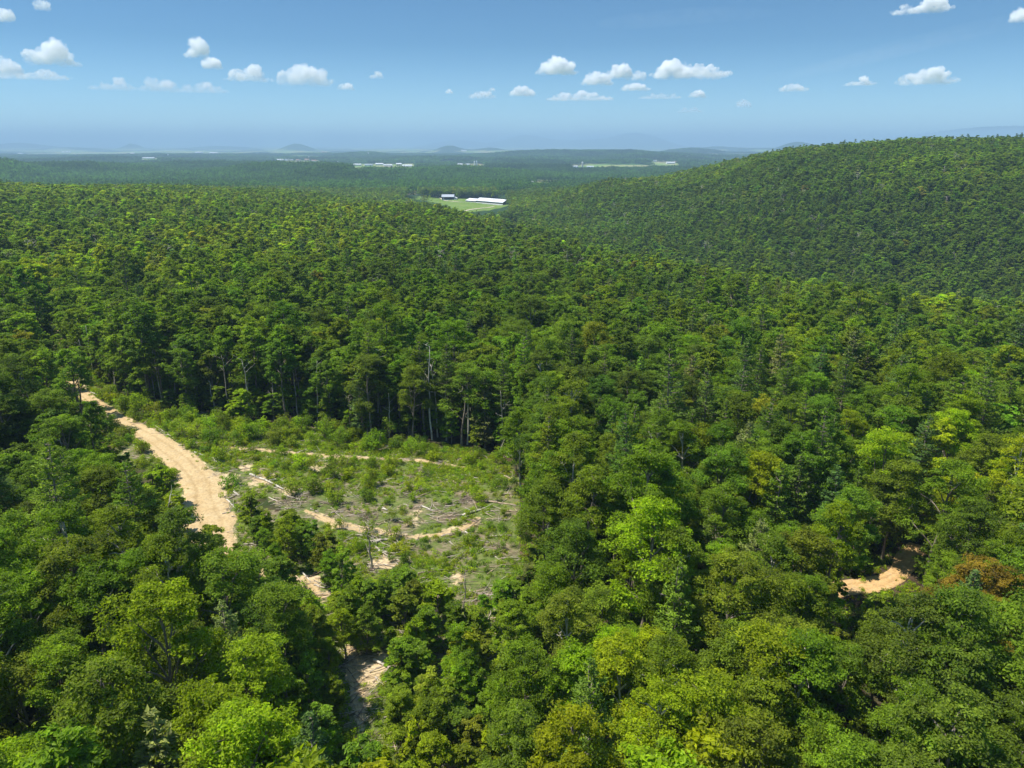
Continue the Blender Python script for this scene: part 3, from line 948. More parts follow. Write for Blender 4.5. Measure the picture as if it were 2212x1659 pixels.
# the orange patch stays sunlit: no tree between it and the sun
qx, qy, _ = P(1885, 1262)
sh = np.array([math.sin(SUN_AZ), math.cos(SUN_AZ)])
def shades(t, c, rad, reach):
    v = np.array([t['x']-c[0], t['y']-c[1]]); al = float(v@sh); la = abs(float(v[0]*sh[1]-v[1]*sh[0]))
    return -rad < al < reach and la < rad
near = [t for t in near if not shades(t, (qx, qy), 5.0, 12)]
for (a_, b_) in ((165, 838), (195, 866), (440, 1060), (455, 1120)):
    q_ = P(a_, b_)[:2]
    near = [t for t in near if t['tag'] == 'special' or not shades(t, q_, 3.0, 13)]

# rank by size in the photo
def dims(t):
    L_ = {'b': HERO_B, 'p': HERO_P, 'y': YOUNG_B}[t['kind']][t['proto']]
    return L_[2]*t['s'], L_[3]*t['s'], L_[4]
for t in near:
    H_, R_, b_ = dims(t)
    t['z'] = hz(t['x'], t['y'])
    zc = t['z']+H_*.72
    t['d'] = math.sqrt(t['x']**2+t['y']**2+(CAMZ-zc)**2)
    a, b = project(np.array(t['x']), np.array(t['y']), zc)
    t['px'], t['py'] = float(a), float(b)
    inside = -60 < t['px'] < 2272 and -40 < t['py'] < 1720 and t['y'] > 5
    t['in'] = inside
    vis = max(0, min(t['px'], 2212-1, 2212-t['px']+0, t['py']+60, 1659-t['py']+60))
    t['size'] = (R_/t['d'])*(1 if inside else 0)
near.sort(key=lambda t: -t['size'])
cnt = {'b': 0, 'p': 0, 'y': 0}
CAP = {'b': 285, 'p': 75, 'y': 200}
ROTS = np.random.default_rng(8)

def clean_label(t, words):
    xx = t['px']/2212*100; yy = t['py']/1659*100
    return '%s, %g percent across and %g percent down' % (words, round(xx), round(max(0, min(100, yy))))
USED = set()
def uniq(t, words):
    for dec in (0, 1):
        xx = round(min(100, max(0, t['px']/22.12)), dec); yy = round(min(100, max(0, t['py']/16.59)), dec)
        s = '%s, %g percent across, %g percent down the photo' % (words, xx, yy)
        if len(re.findall(r"[A-Za-z0-9]+", s)) > 16: s = s.replace(' the photo', '')
        if len(re.findall(r"[A-Za-z0-9]+", s)) > 16: s = s.replace('tall ', '').replace('low ', '').replace('lying on', 'on')
        if s not in USED: break
    USED.add(s); return s

def region(t):
    d = float(dist_to_lines([t['x']], [t['y']], [ROAD_MAIN])[0])
    if d < 7: return 'beside sandy road'
    d2 = float(dist_to_lines([t['x']], [t['y']], [ROAD_ORANGE])[0])
    if d2 < 8: return 'beside orange track'
    if t['kind'] == 'y' and t['tag'] != 'edge': return 'below clearing'
    if 150 < t['px'] < 1160 and t['py'] < 1000: return 'behind clearing'
    if 1080 < t['px'] < 1500 and 950 < t['py'] < 1350: return 'bordering clearing'
    if t['px'] < 520: return 'west of road'
    if t['px'] > 1500: return 'in dense woods'
    return 'in front woods'

def place_tree(t, trunk_mesh, crown_mesh, root_name, words, cat, group):
    root = bpy.data.objects.new(root_name, None)
    COL.objects.link(root)
    root.empty_display_size = .5
    root.location = (t['x'], t['y'], t['z']-.15)
    root.rotation_euler = (ROTS.normal()*.03, ROTS.normal()*.03, ROTS.random()*6.283)
    s = t['s']; root.scale = (s*(.92+.16*ROTS.random()), s*(.92+.16*ROTS.random()), s)
    prop(root, uniq(t, words), cat, group)
    a = obj('trunk', trunk_mesh, root)
    b = obj('crown', crown_mesh, root)
    c = tint_val(t['tint'], ROTS, .10)
    b['tint'] = [float(c[0]), float(c[1]), float(c[2]), 1.0]
    return root

for t in near:
    k = t['kind']
    H_, R_, b_ = dims(t)
    if t['in'] and cnt[k] < CAP[k]:
        cnt[k] += 1
        tall = 'tall ' if t['s'] > 1.04 else ('low ' if t['s'] < .9 else '')
        if k == 'b':
            tm, cm = HERO_B[t['proto']][:2]
            place_tree(t, tm, cm, 'broadleaf_tree', '%s%s broadleaf tree %s' % (tall, t['tint'], region(t)), 'tree', 'broadleaf trees of the woods')
        elif k == 'p':
            tm, cm = HERO_P[t['proto']][:2]
            place_tree(t, tm, cm, 'pine_tree', '%s%s pine tree %s' % (tall, t['tint'], region(t)), 'tree', 'pine trees among the woods')
        else:
            tm, cm = YOUNG_B[t['proto']][:2]
            place_tree(t, tm, cm, 'young_tree', '%s%s young tree %s' % (tall, t['tint'], region(t)), 'tree', 'young trees round the clearing')
    else:
        key = ('b', 1) if k == 'b' else ('p', 1) if k == 'p' else ('y', 1)
        pr = PIDX[key]
        forest_add(t['x'], t['y'], pr[ROTS.integers(len(pr))], t['s']*(.92+.16*ROTS.random()), t['s'], ROTS.random()*6.283, tint_val(t['tint'], ROTS))

# understorey saplings under the woods (they close the gaps between the trunks)
X, Y = candidates(30, 330, 4.6, 61, .85); Z = height(X, Y); rg = np.random.default_rng(62)
px, py = project(X, Y, Z)
ok = ~blocked(X, Y, Z, np.full(len(X), 5.), np.full(len(X), 1.6), np.full(len(X), .1), [CLEAR, ROADVIS, TRACK2, TRACK, DIRT]) & (dist_to_lines(X, Y) > 1.2)
for i in np.nonzero(ok)[0]:
    forest_add(X[i], Y[i], PIDX[('y', 1)][rg.integers(3)], .7+.4*rg.random(), .5+.4*rg.random(), rg.random()*6.28, tint_val(['mid-green', 'deep green', 'bright green', 'olive-green'][rg.integers(4)], rg))

# mid and far trees
for (r0, r1, sp, lod, seed, um) in ((330, 780, 5.9, 2, 31, .80), (780, 1700, 7.0, 3, 41, .76)):
    X, Y = candidates(r0, r1, sp, seed, um); Z = height(X, Y); rg = np.random.default_rng(seed+1)
    px, py = project(X, Y, Z)
    isp = rg.random(len(X)) < np.clip(.09+.35*fbm(X/80, Y/80, 77, 2), .01, .4)
    sc = (.88+.24*rg.random(len(X)))*(1.12 if lod == 2 else 1.28)*(1+.12*fbm(X/50, Y/50, 71, 2))
    bad = blocked(X, Y, Z, 17*sc, 4*sc, np.full(len(X), .4), [FIELD]+FIELDS2 if lod == 3 else [CLEAR, FIELD, FIELDS2[1], FIELDS2[2]])
    thin = (py < 480) & in_poly(px, py, [(0, 0), (2212, 0), (2212, 480), (0, 480)]) & (Z < -60)
    tn = pick_tints(px, py, X, Y, rg, isp)
    big = np.where(rg.random(len(X)) < .12, 1.38, 1.0)*np.where(rg.random(len(X)) < .25, .74, 1.0)
    sc = sc*big
    for i in np.nonzero(~bad)[0]:
        if lod == 2 and rg.random() < .018 or lod == 3 and rg.random() < .008:
            forest_add(X[i], Y[i], PIDX[('d', 1)][rg.integers(4)], 1.1, 1.0, rg.random()*6.28, (.3, .3, .3)); continue
        pr = PIDX[('p' if isp[i] else 'b', lod)]
        forest_add(X[i], Y[i], pr[rg.integers(len(pr))], sc[i], (1.0 if lod == 2 else .93)*(.9+.2*rg.random()), rg.random()*6.28, tint_val(tn[i], rg, .19))

# far canopy patches
for (r0, r1, sp, key, seed, um) in ((1675, 4200, 37, 0, 81, .76), (4200, 9500, 42, 1, 91, .76)):
    X, Y = candidates(r0, r1, sp, seed, um); rg = np.random.default_rng(seed+1)
    Z = height(X, Y); R = np.hypot(X, Y)
    px, py = project(X, Y, Z+8)
    fld = field_fn(X, Y, R, Z) > .02
    bad = fld | open_hit(px, py, FIELDS2) | open_hit(px+3, py-4, FIELDS2) | open_hit(px-3, py-4, FIELDS2)
    bad |= in_poly(px, py-3, FIELD)
    pr = PIDX[('q', key)]
    t1 = fbm(X/300, Y/300, 13, 3)
    for i in np.nonzero(~bad)[0]:
        c = np.array([.075, .155, .022])*(1+.6*t1[i]+rg.normal()*.10)
        forest_add(X[i], Y[i], pr[rg.integers(len(pr))], 1.0, .85+.35*rg.random(), rg.random()*6.28, c)

def gn_points(name, P3, idx, rot, scl, tint, coll):
    me = bpy.data.meshes.new(name)
    n = len(P3)
    me.vertices.add(n); me.vertices.foreach_set('co', np.asarray(P3, dtype=np.float32).ravel())
    a = me.attributes.new('idx', 'INT', 'POINT'); a.data.foreach_set('value', np.asarray(idx, dtype=np.int32))
    a = me.attributes.new('rot', 'FLOAT_VECTOR', 'POINT'); a.data.foreach_set('vector', np.asarray(rot, dtype=np.float32).ravel())
    a = me.attributes.new('scl', 'FLOAT_VECTOR', 'POINT'); a.data.foreach_set('vector', np.asarray(scl, dtype=np.float32).ravel())
    tc = np.ones((n, 4), dtype=np.float32); tc[:, :3] = tint
    a = me.attributes.new('tint', 'FLOAT_COLOR', 'POINT'); a.data.foreach_set('color', tc.ravel())
    o = obj(name, me)
    g = bpy.data.node_groups.new(name, 'GeometryNodeTree')
    g.interface.new_socket('Geometry', in_out='INPUT', socket_type='NodeSocketGeometry')
    g.interface.new_socket('Geometry', in_out='OUTPUT', socket_type='NodeSocketGeometry')
    gi = g.nodes.new('NodeGroupInput'); go = g.nodes.new('NodeGroupOutput')
    ip = g.nodes.new('GeometryNodeInstanceOnPoints'); ci = g.nodes.new('GeometryNodeCollectionInfo')
    ci.inputs['Collection'].default_value = coll
    ci.inputs['Separate Children'].default_value = True; ci.inputs['Reset Children'].default_value = True
    ip.inputs['Pick Instance'].default_value = True
    def na(nm, ty):
        q = g.nodes.new('GeometryNodeInputNamedAttribute'); q.data_type = ty; q.inputs['Name'].default_value = nm
        return q.outputs['Attribute']
    g.links.new(gi.outputs[0], ip.inputs['Points']); g.links.new(ci.outputs[0], ip.inputs['Instance'])
    g.links.new(na('idx', 'INT'), ip.inputs['Instance Index'])
    g.links.new(na('rot', 'FLOAT_VECTOR'), ip.inputs['Rotation'])
    g.links.new(na('scl', 'FLOAT_VECTOR'), ip.inputs['Scale'])
    g.links.new(ip.outputs[0], go.inputs[0])
    md = o.modifiers.new('scatter', 'NODES'); md.node_group = g
    return o

FX = np.array(FX); FY = np.array(FY); FZ = height(FX, FY)
rr_ = np.random.default_rng(3)
rot = np.column_stack([rr_.normal(size=len(FX))*.035, rr_.normal(size=len(FX))*.035, np.array(FR)])
scl = np.column_stack([FS, FS, FSZ])
forest = gn_points('forest', np.column_stack([FX, FY, FZ-.2]), FI, rot, scl, np.array(FT), PROTO)
prop(forest, 'endless mixed green woods covering the plateau, hill and valley', kind='stuff')
print('TREES', cnt, 'near', len(near), 'forest', len(FX))

# ------------------------------------------------------------------ single bare trunks and dead trees
def place_bare(px, py, H, thick, m, words, cat='tree', seed=0, nbr=8, fine=2, cf=.4, tilt=(0, 0), group='bare and dead trees', name='dead_tree'):
    x, y, z = P(px, py)
    g = bare(np.random.default_rng(900+seed), H, thick, nbr, fine, cf)
    o = obj(name, g.mesh(name, [m], True), None, (x, y, z))
    o.rotation_euler = (tilt[0], tilt[1], 0)
    prop(o, words, cat, group)
    return o
place_bare(806, 925, 17, .17, M_PALE, 'pale forked bare tree, left of the close pair behind the clearing', seed=1, nbr=7)
place_bare(818, 928, 19, .19, M_PALE, 'pale bare tree with curved top, right of the close pair behind the clearing', seed=2, nbr=8, tilt=(0, .05))
place_bare(934, 950, 21, .22, M_PALE, 'tallest pale bare trunk behind the clearing, with few limbs', seed=3, nbr=6, cf=.5)
place_bare(946, 944, 17, .18, M_PALE, 'shorter pale trunk just behind the tallest bare trunk', seed=4, nbr=4, cf=.6)
place_bare(1010, 960, 17, .20, M_PALE, 'pale slanting bare trunk at the far end of the clearing', seed=5, nbr=5, cf=.55, tilt=(0, .07))
place_bare(612, 908, 13, .13, M_PALE, 'thin pale bare trunk midway along the back of the clearing', seed=6, nbr=4, cf=.6)
place_bare(372, 860, 12, .17, M_DEAD, 'broken straight dead trunk with peeling bark near the road top', seed=7, nbr=2, cf=.6, fine=0)
place_bare(338, 852, 12, .11, M_PALE, 'slender whitish bare trunk beside the peeling dead trunk', seed=8, nbr=4, cf=.5)
place_bare(418, 878, 15, .11, M_PALE, 'thin bare tree with pale spreading twigs above the sandy road', seed=9, nbr=9, cf=.5)
place_bare(284, 846, 14, .14, M_PALE, 'pale bare trunk closest to the road mouth', seed=10, nbr=4, cf=.6)
place_bare(800, 1228, 7.8, .17, M_DEAD, 'short grey snag with thin top standing below the clearing', seed=11, nbr=6, cf=.25, name='snag', cat='snag')
place_bare(1345, 1335, 12, .16, M_DEAD, 'bare dead tree with hooked top among green crowns', seed=12, nbr=4, cf=.5, tilt=(0, .06))
place_bare(1492, 1450, 9.5, .24, M_DEAD, 'thick grey leaning dead trunk in the front woods', seed=13, nbr=3, cf=.5, tilt=(.1, .22), fine=1)
place_bare(1545, 1440, 8, .12, M_DEAD, 'arching bare dead limb tree in the front woods', seed=14, nbr=7, cf=.3, tilt=(0, .75))
place_bare(2135, 1260, 11, .15, M_DEAD, 'dead tree with grey twiggy top beyond the orange track', seed=15, nbr=12, fine=3)
place_bare(2185, 1430, 12, .14, M_PALE, 'pale dead tree near the photo edge below rust-tinged trees', seed=16, nbr=9)
place_bare(1075, 985, 8, .12, M_DEAD, 'snapped pale trunk at the corner of the clearing', seed=17, nbr=5, tilt=(0, .35))
place_bare(1380, 1110, 11, .14, M_DEAD, 'dark bare forked tree within the woods beside the clearing', seed=18, nbr=9)
place_bare(1300, 1010, 13, .13, M_PALE, 'pale bare tree showing among crowns past the clearing corner', seed=19, nbr=6)
place_bare(820, 700, 18, .13, M_PALE, 'bare pale treetop rising out of distant crowns behind the clearing', seed=20, nbr=7)
place_bare(1920, 960, 18, .13, M_PALE, 'bare pale treetop rising out of the dense woods', seed=21, nbr=7)
place_bare(1010, 1360, 8.5, .16, M_DEAD, 'shaggy grey dead trunk in thin growth below the clearing', seed=22, nbr=5, cf=.4)
place_bare(185, 1125, 15, .13, M_PALE, 'pale bare top showing in the woods west of the road', seed=23, nbr=8)
place_bare(330, 1250, 14, .13, M_PALE, 'pale curved bare limbs between crowns west of the road', seed=24, nbr=8, tilt=(0, .3))
re_ = np.random.default_rng(55)
for i in range(26):
    k = int((i+.2+.6*re_.random())/26*(len(edge)*.74)); a = edge[k]; tg = edge[min(k+1, len(edge)-1)]-edge[max(k-1, 0)]; tg = tg/np.linalg.norm(tg)
    x, y = a+np.array([-tg[1], tg[0]])*(-1.6+1.9*re_.random()); z = hz(x, y)
    H0 = 8+9*re_.random()
    g = bare(np.random.default_rng(1200+i), H0, .11+.07*re_.random(), int(re_.integers(2, 7)), 1, .5)
    o = obj('dead_tree', g.mesh('dead_tree', [M_PALE if i % 3 else M_DEAD], True), None, (x, y, z))
    o.rotation_euler = (re_.normal()*.03, re_.normal()*.04, 0)
    a_, b_ = project(x, y, z+H0*.5)
    prop(o, uniq(dict(px=float(a_), py=float(b_)), '%s thin bare trunk behind clearing' % ('pale' if i % 3 else 'grey')), 'tree', 'thin bare trunks along the clearing edge')
def tan_tree(px, py, H, lab):
    x, y, z = P(px, py, H*.6)
    t, c = broadleaf(np.random.default_rng(int(px)), H, .2, H*.2, 0, 0, .5)
    r = bpy.data.objects.new('brown_tree', None); COL.objects.link(r); r.location = (x, y, z)
    prop(r, lab, 'tree', 'bare and dead trees')
    obj('trunk', t.mesh('trunk', [M_PALE], True), r)
    o = obj('crown', c.mesh('crown', [M_LEAF]), r); o['tint'] = [.36, .26, .15, 1.0]
tan_tree(1765, 1345, 10, 'dead tree still holding tan leaves beside the orange track')
tan_tree(2000, 1075, 10, 'dull brown dead-leaved tree above the orange track')

# ------------------------------------------------------------------ shrubs on the clearing
SHR = []
for i in range(7):
    st, g = shrub(np.random.default_rng(40+i), 2.0+.25*i, 1.15+.1*(i % 4), 620, .20, i % 3 == 0)
    SHR.append((st.mesh('stems', [M_TWIG], True), g.mesh('foliage', [M_LEAF]), 2.0+.25*i))
rs = np.random.default_rng(77)
SHL = []
for (X_, Y_, W_) in [(200,850,200),(170,1010,200),(590,700,180),(770,790,130),(950,680,120),(1350,700,150),(1530,740,160),(1560,570,100),(1860,570,110),(2080,620,170),(1200,610,220),(920,450,160),
        (520,430,100),(100,500,180),(1050,950,200),(1320,920,250),(1640,1080,220),(2060,890,150),(2030,1060,180),(800,320,200),(480,240,200),(1300,330,140),(640,220,200),(860,150,200),(1500,250,180),
        (1650,350,150),(1780,700,120),(1740,820,90),(2120,370,200),(1940,250,150),(1130,250,150),(560,560,120),(150,110,180),(400,130,160),(1560,180,150),(980,250,150),(1000,100,170),(1250,130,150),(320,330,150)]:
    SHL.append(((640+X_/4.424)*.72, (1250+(Y_+W_*.35)/4.424)*.72, W_*1.0))
for (X_, Y_, W_) in [(560,650,200),(1670,150,130),(1955,195,100),(930,60,140),(210,170,150),(250,40,120),(1430,650,90),(1010,740,90),(1140,740,80),(1640,690,100),(2040,380,130),(490,250,110),(80,850,170),(1300,230,110),(1850,570,110)]:
    SHL.append(((1050+X_/4.424)*.72, (1450+(Y_+W_*.35)/4.424)*.72, W_*1.0))
for (X_, Y_, W_) in [(250,120,90),(390,130,110),(480,170,90),(560,200,90),(350,160,70),(620,210,110),(700,230,110),(760,240,110),(850,210,90),(320,310,50),(410,360,60),(520,410,70),(560,460,90),(590,520,80),(520,480,70),(250,250,80),(300,270,60),
                     (690,300,80),(1540,340,60),(1600,370,60),(1500,300,70),(1700,400,60),(1880,400,60),(1900,380,50),(950,250,90),(1000,290,80),(1060,300,80),(1220,290,110),(1300,310,100),(1400,330,100),(1450,350,90)]:
    SHL.append(((150+X_/1.4747)*.72, (1100+(Y_+W_*.3)/1.4747)*.72, W_*3.0))
for _ in range(900):
    if len(SHL) >= 275: break
    a, b = rs.random()*1000+150, rs.random()*400+840
    if not in_poly(a, b, CLEAR): continue
    f = (b-850)/350.
    if a > 400 and f > .35 and rs.random() < .75: continue
    SHL.append((a, b, (60+120*rs.random()) if f > .3 else 110+110*rs.random()))
ncl = 0
for (a, b, wpx) in SHL:
    x, y, z = P(a, b)
    if float(dist_to_lines([x], [y], [ROAD_MAIN])[0]) < .5: continue
    dist = math.sqrt(x*x+y*y+(z-CAMZ)**2)
    wid = wpx/4.424/3*dist/FPX
    sm, fm, h0 = SHR[rs.integers(7)]
    sc = min(1.6, max(.34, wid/2.05))
    r = bpy.data.objects.new('shrub', None); COL.objects.link(r)
    r.location = (x, y, z-.05); r.rotation_euler = (0, 0, rs.random()*6.28); r.scale = (sc*1.05, sc*1.05, sc*(.85+.3*rs.random()))
    tn_ = ['bright green', 'fern green', 'mid-green', 'bright green', 'yellow-green', 'deep green', 'olive-green'][rs.integers(7)]
    t = dict(px=a, py=b-wpx/12)
    size = 'small' if sc < .6 else 'large' if sc > 1.05 else 'rounded'
    prop(r, uniq(t, '%s %s shrub on clearing' % (size, tn_)), 'shrub', 'shrubs growing on the clearing')
    obj('stems', sm, r)
    f = obj('foliage', fm, r); c = tint_val(tn_, rs, .1); f['tint'] = [float(c[0]), float(c[1]), float(c[2]), 1.0]
    ncl += 1

# low growth that covers the cut ground
UG = bpy.data.collections.new('undergrowth_kinds')
for i in range(6):
    st, g = shrub(np.random.default_rng(240+i), .75, .6, 110, .16, i % 2 == 0)
    o = bpy.data.objects.new('weed_clump_%03d' % i, g.mesh('weed', [M_LEAF])); UG.objects.link(o)
X, Y = candidates(35, 250, .55, 141, .8); rg = np.random.default_rng(142)
Z = height(X, Y); px, py = project(X, Y, Z)
inside = in_poly(px, py, CLEAR) | in_poly(px, py, YOUNG) | in_poly(px, py, [(120, 830), (320, 860), (430, 900), (520, 1000), (520, 1250), (700, 1300), (860, 1500), (900, 1700), (680, 1700), (560, 1300), (400, 1170), (380, 1040), (230, 960)]) | in_poly(px, py, [(1760, 1140), (2060, 1120), (2100, 1330), (1900, 1440), (1760, 1400)]) | in_poly(px, py, [(1085, 1100), (1210, 1100), (1210, 1340), (1085, 1320)])
X, Y, Z, px, py = X[inside], Y[inside], Z[inside], px[inside], py[inside]
dl = dist_to_lines(X, Y)
dens = .52+.60*fbm(X/7, Y/7, 88, 4)+.25*fbm(X/1.8, Y/1.8, 89, 2)
dens += .32*(1-sstep(20, 75, py-(845+(px-150)*.15)))          # thick growth along the back
dens -= .30*in_poly(px, py, [(560, 1040), (720, 1080), (1120, 1060), (1125, 1230), (900, 1200), (700, 1130)])
for (a, b, rad, amt) in SANDSPOTS:
    q = P(a, b); dens -= amt*.9*(1-sstep(.3, 1, np.hypot(X-q[0], Y-q[1])/rad))
for (a, b, rad) in [(570, 935, 5), (640, 1085, 7), (700, 1100, 6), (1015, 1090, 5), (290, 985, 8), (1060, 1250, 6)]:
    q = P(a, b); dens -= .55*(1-sstep(.4, 1, np.hypot(X-q[0], Y-q[1])/rad))
keep = (rg.random(len(X)) < np.clip(dens, .03, .9)) & ((dl > .15+.5*rg.random(len(X))) | ((dl > -.9) & (rg.random(len(X)) < .07)))
X, Y, Z = X[keep], Y[keep], Z[keep]
n = len(X); s_ = .4+.75*rg.random(n)**1.5
tt = np.array([tint_val(['bright green', 'fern green', 'bright green', 'mid-green', 'yellow-green', 'fern green', 'golden' if rg.random() < .3 else 'fern green'][rg.integers(7)], rg) for _ in range(n)])
ug = gn_points('undergrowth', np.column_stack([X, Y, Z-.03]), rg.integers(0, 6, n), np.column_stack([np.zeros(n), np.zeros(n), rg.random(n)*6.28]),
               np.column_stack([s_*1.15, s_*1.15, s_*(.7+.6*rg.random(n))]), tt, UG)
prop(ug, 'low green weeds and regrowth covering the cut ground', kind='stuff')
print('UNDERGROWTH', n, 'SHRUBS', ncl)

# slash: thin branches strewn over the cut ground
def slash(n, seed, polys, rad=(.03, .085), ln=(1.2, 4.6)):
    rg = np.random.default_rng(seed); g = Geo(); k = 0
    while k < n:
        a, b = rg.random()*1000+180, rg.random()*760+860
        if not any(in_poly(a, b, q) for q in polys): continue
        x, y, z = P(a, b)
        if float(dist_to_lines([x], [y], [ROAD_MAIN])[0]) < .2: continue
        # heaps: several sticks fanned round one spot
        m = int(rg.integers(1, 7)); th = rg.normal()*.5
        for j in range(m):
            l_ = ln[0]+(ln[1]-ln[0])*rg.random()**1.6; t2 = th+rg.normal()*.45
            cx, cy_ = x+rg.normal()*.8, y+rg.normal()*.8
            p0 = np.array([cx-math.cos(t2)*l_/2, cy_-math.sin(t2)*l_/2, 0]); p1 = np.array([cx+math.cos(t2)*l_/2, cy_+math.sin(t2)*l_/2, 0])
            p = wander(p0, p1, 5, .07, rg); zz = height(p[:, 0], p[:, 1]); p[:, 2] = zz+.08+rg.random(5)*.14+(rg.random() < .25)*np.linspace(0, .5, 5)
            r_ = rad[0]+(rad[1]-rad[0])*rg.random()
            g.tube(p, np.linspace(r_, r_*.35, 5), 4, m=0 if rg.random() < .55 else (1 if rg.random() < .6 else 2))
            k += 1
    return g
g = slash(2300, 5, [CLEAR, YOUNG, [(520, 1020), (700, 1060), (1120, 1050), (1125, 1230), (860, 1200), (640, 1110)]])
prop(obj('woody_debris', g.mesh('woody_debris', [M_DEAD, M_TWIG, M_REDWOOD], True)), 'grey branches and slash strewn over the cut ground', kind='stuff')

# brush piles
def brush_pile(px, py, R, H, seed, lab):
    rg = np.random.default_rng(seed); x, y, z = P(px, py); g = Geo()
    for i in range(170):
        a = rg.random()*6.28; q = rg.random()**.5*R*.8
        s0 = np.array([math.cos(a)*q, math.sin(a)*q, 0.0])
        d = unit(rg.normal(size=3)*np.array([1, 1, .55])+np.array([0, 0, .55]))
        e = s0+d*(.6+1.1*rg.random())*H; e[2] = min(H*(1.1-q/R*.6), max(.1, e[2]))
        g.tube(wander(s0, e, 4, .08, rg), np.linspace(.035, .008, 4), 3, m=0 if i % 4 else 1)
    o = obj('brush_pile', g.mesh('brush_pile', [M_TWIG, M_DEAD]), None, (x, y, z)); prop(o, lab, 'brush pile', 'heaps of dead brush')
brush_pile(412, 938, 3.0, 1.8, 1, 'tall dark heap of dead brush beside the sandy road')
brush_pile(640, 905, 2.2, 1.2, 2, 'brown brush heap among shrubs at the back of the clearing')
brush_pile(572, 945, 2.6, .9, 3, 'low brown brush heap above the thin upper track')
brush_pile(640, 1082, 3.2, .7, 4, 'wide flat brown brush heap near the road bend')
brush_pile(798, 1118, 2.2, .8, 5, 'low purplish brush heap above the lower track')
brush_pile(1010, 1082, 2.0, .7, 6, 'dark flat brush heap near the clearing corner')
brush_pile(790, 1640, 1.3, 1.5, 7, 'dark brush heap by the lower end of the road')

# fallen logs, one object each
def logs(lst, ox, oy, sc_, rad, words):
    for i, (pts, r, w_) in enumerate(lst):
        q = [P((ox+a/sc_)*.72, (oy+b/sc_)*.72) for a, b in pts]
        rg = np.random.default_rng(int(pts[0][0]*7+pts[0][1]))
        path = np.array(q); path[:, 2] += r*.9
        c0 = path.mean(0)
        dense = []
        for k in range(len(path)-1):
            for s in np.linspace(0, 1, 5)[:-1]: dense.append(path[k]*(1-s)+path[k+1]*s)
        dense.append(path[-1]); dense = np.array(dense)-c0
        dense[:, 2] = [hz(p[0]+c0[0], p[1]+c0[1])-c0[2]+r*.95 for p in dense]
        dense[1:-1] += rg.normal(size=dense[1:-1].shape)*.05
        g = Geo(); g.tube(dense, np.linspace(r*1.1, r*.5, len(dense)), 8)
        for k in range(int(rg.integers(1, 4))):
            b0 = dense[int(rg.integers(len(dense)//2, len(dense)))]; d = unit(rg.normal(size=3)*np.array([1, 1, .3])+np.array([0, 0, .25]))
            g.tube(wander(b0, b0+d*(.7+1.3*rg.random()), 4, .05, rg), np.linspace(r*.4, r*.12, 4), 5)
        o = obj('fallen_log', g.mesh('fallen_log', [[M_PALE, M_DEAD, M_REDWOOD][w_]], True), None, tuple(c0))
        a, b = (ox+np.mean([p[0] for p in pts])/sc_)*.72, (oy+np.mean([p[1] for p in pts])/sc_)*.72
        L_ = float(np.linalg.norm(path[0]-path[-1]))
        word = ('long ' if L_ > 5 else 'short ')+['pale grey', 'weathered grey', 'reddish'][w_]
        prop(o, uniq(dict(px=a, py=b), '%s fallen log lying on clearing' % word if True else ''), 'log', 'fallen logs on the cut ground')
logs([([(490,780),(690,850),(930,975)],.24,0),([(740,860),(860,840),(970,880)],.15,0),([(720,545),(1010,570)],.15,0),([(1100,490),(1210,455),(1500,475)],.13,1),([(940,1050),(1160,1110)],.13,1),
      ([(740,1080),(920,1160)],.12,1),([(120,1300),(230,1270)],.13,1),([(180,1110),(300,1230)],.14,0),([(215,1090),(310,1050)],.12,1),([(270,1000),(350,1050)],.12,0),([(1150,1590),(1350,1610)],.12,1),
      ([(1800,1570),(2080,1590)],.14,1),([(1530,1310),(1580,1275),(1730,1270)],.13,1),([(1290,1230),(1400,1270)],.12,1),([(200,500),(250,530)],.1,0),([(0,550),(50,610)],.12,0),([(1720,990),(1830,1010)],.08,0)], 640, 1250, 4.424, .2, '')
logs([([(60,780),(280,775),(520,760)],.15,1),([(310,800),(450,755),(520,750)],.2,1),([(580,860),(660,920)],.15,0),([(1480,440),(1600,405),(1780,340)],.2,0),([(940,300),(1120,375)],.14,0),([(710,290),(820,310)],.13,1),
      ([(450,395),(620,400)],.11,1),([(430,345),(495,360)],.14,0),([(1260,310),(1410,295)],.12,1),([(1010,420),(1130,410)],.12,1),([(1780,245),(2212,290)],.15,2),([(2080,375),(2212,375)],.14,2),([(1130,110),(1260,120)],.13,0),
      ([(1990,155),(2180,145)],.12,1),([(1530,650),(1590,695)],.12,0),([(1850,710),(2150,700)],.12,1),([(1320,780),(1390,840)],.1,1),([(0,685),(440,720)],.14,1),([(330,850),(520,985)],.16,1),([(380,900),(500,930)],.14,0),
      ([(370,1325),(500,1305)],.11,0),([(1840,950),(2020,900)],.1,0),([(1930,980),(2070,1100)],.1,1),([(1820,1210),(1910,1150)],.1,2),([(880,180),(800,190)],.1,1),([(1700,915),(1860,800)],.08,1)], 1050, 1450, 4.424, .2, '')
logs([([(870,995),(990,1055)],.17,0),([(1220,1605),(1330,1655)],.17,0),([(880,1100),(930,1150)],.12,1),([(340,470),(420,550)],.14,2),([(370,460),(450,540)],.14,2),([(355,490),(405,560)],.12,0),([(430,455),(480,510)],.12,0),([(500,530),(570,550)],.14,1),
      ([(530,515),(570,520)],.12,0),([(640,800),(700,790)],.12,2)], 700, 1500, 2.063, .2, '')
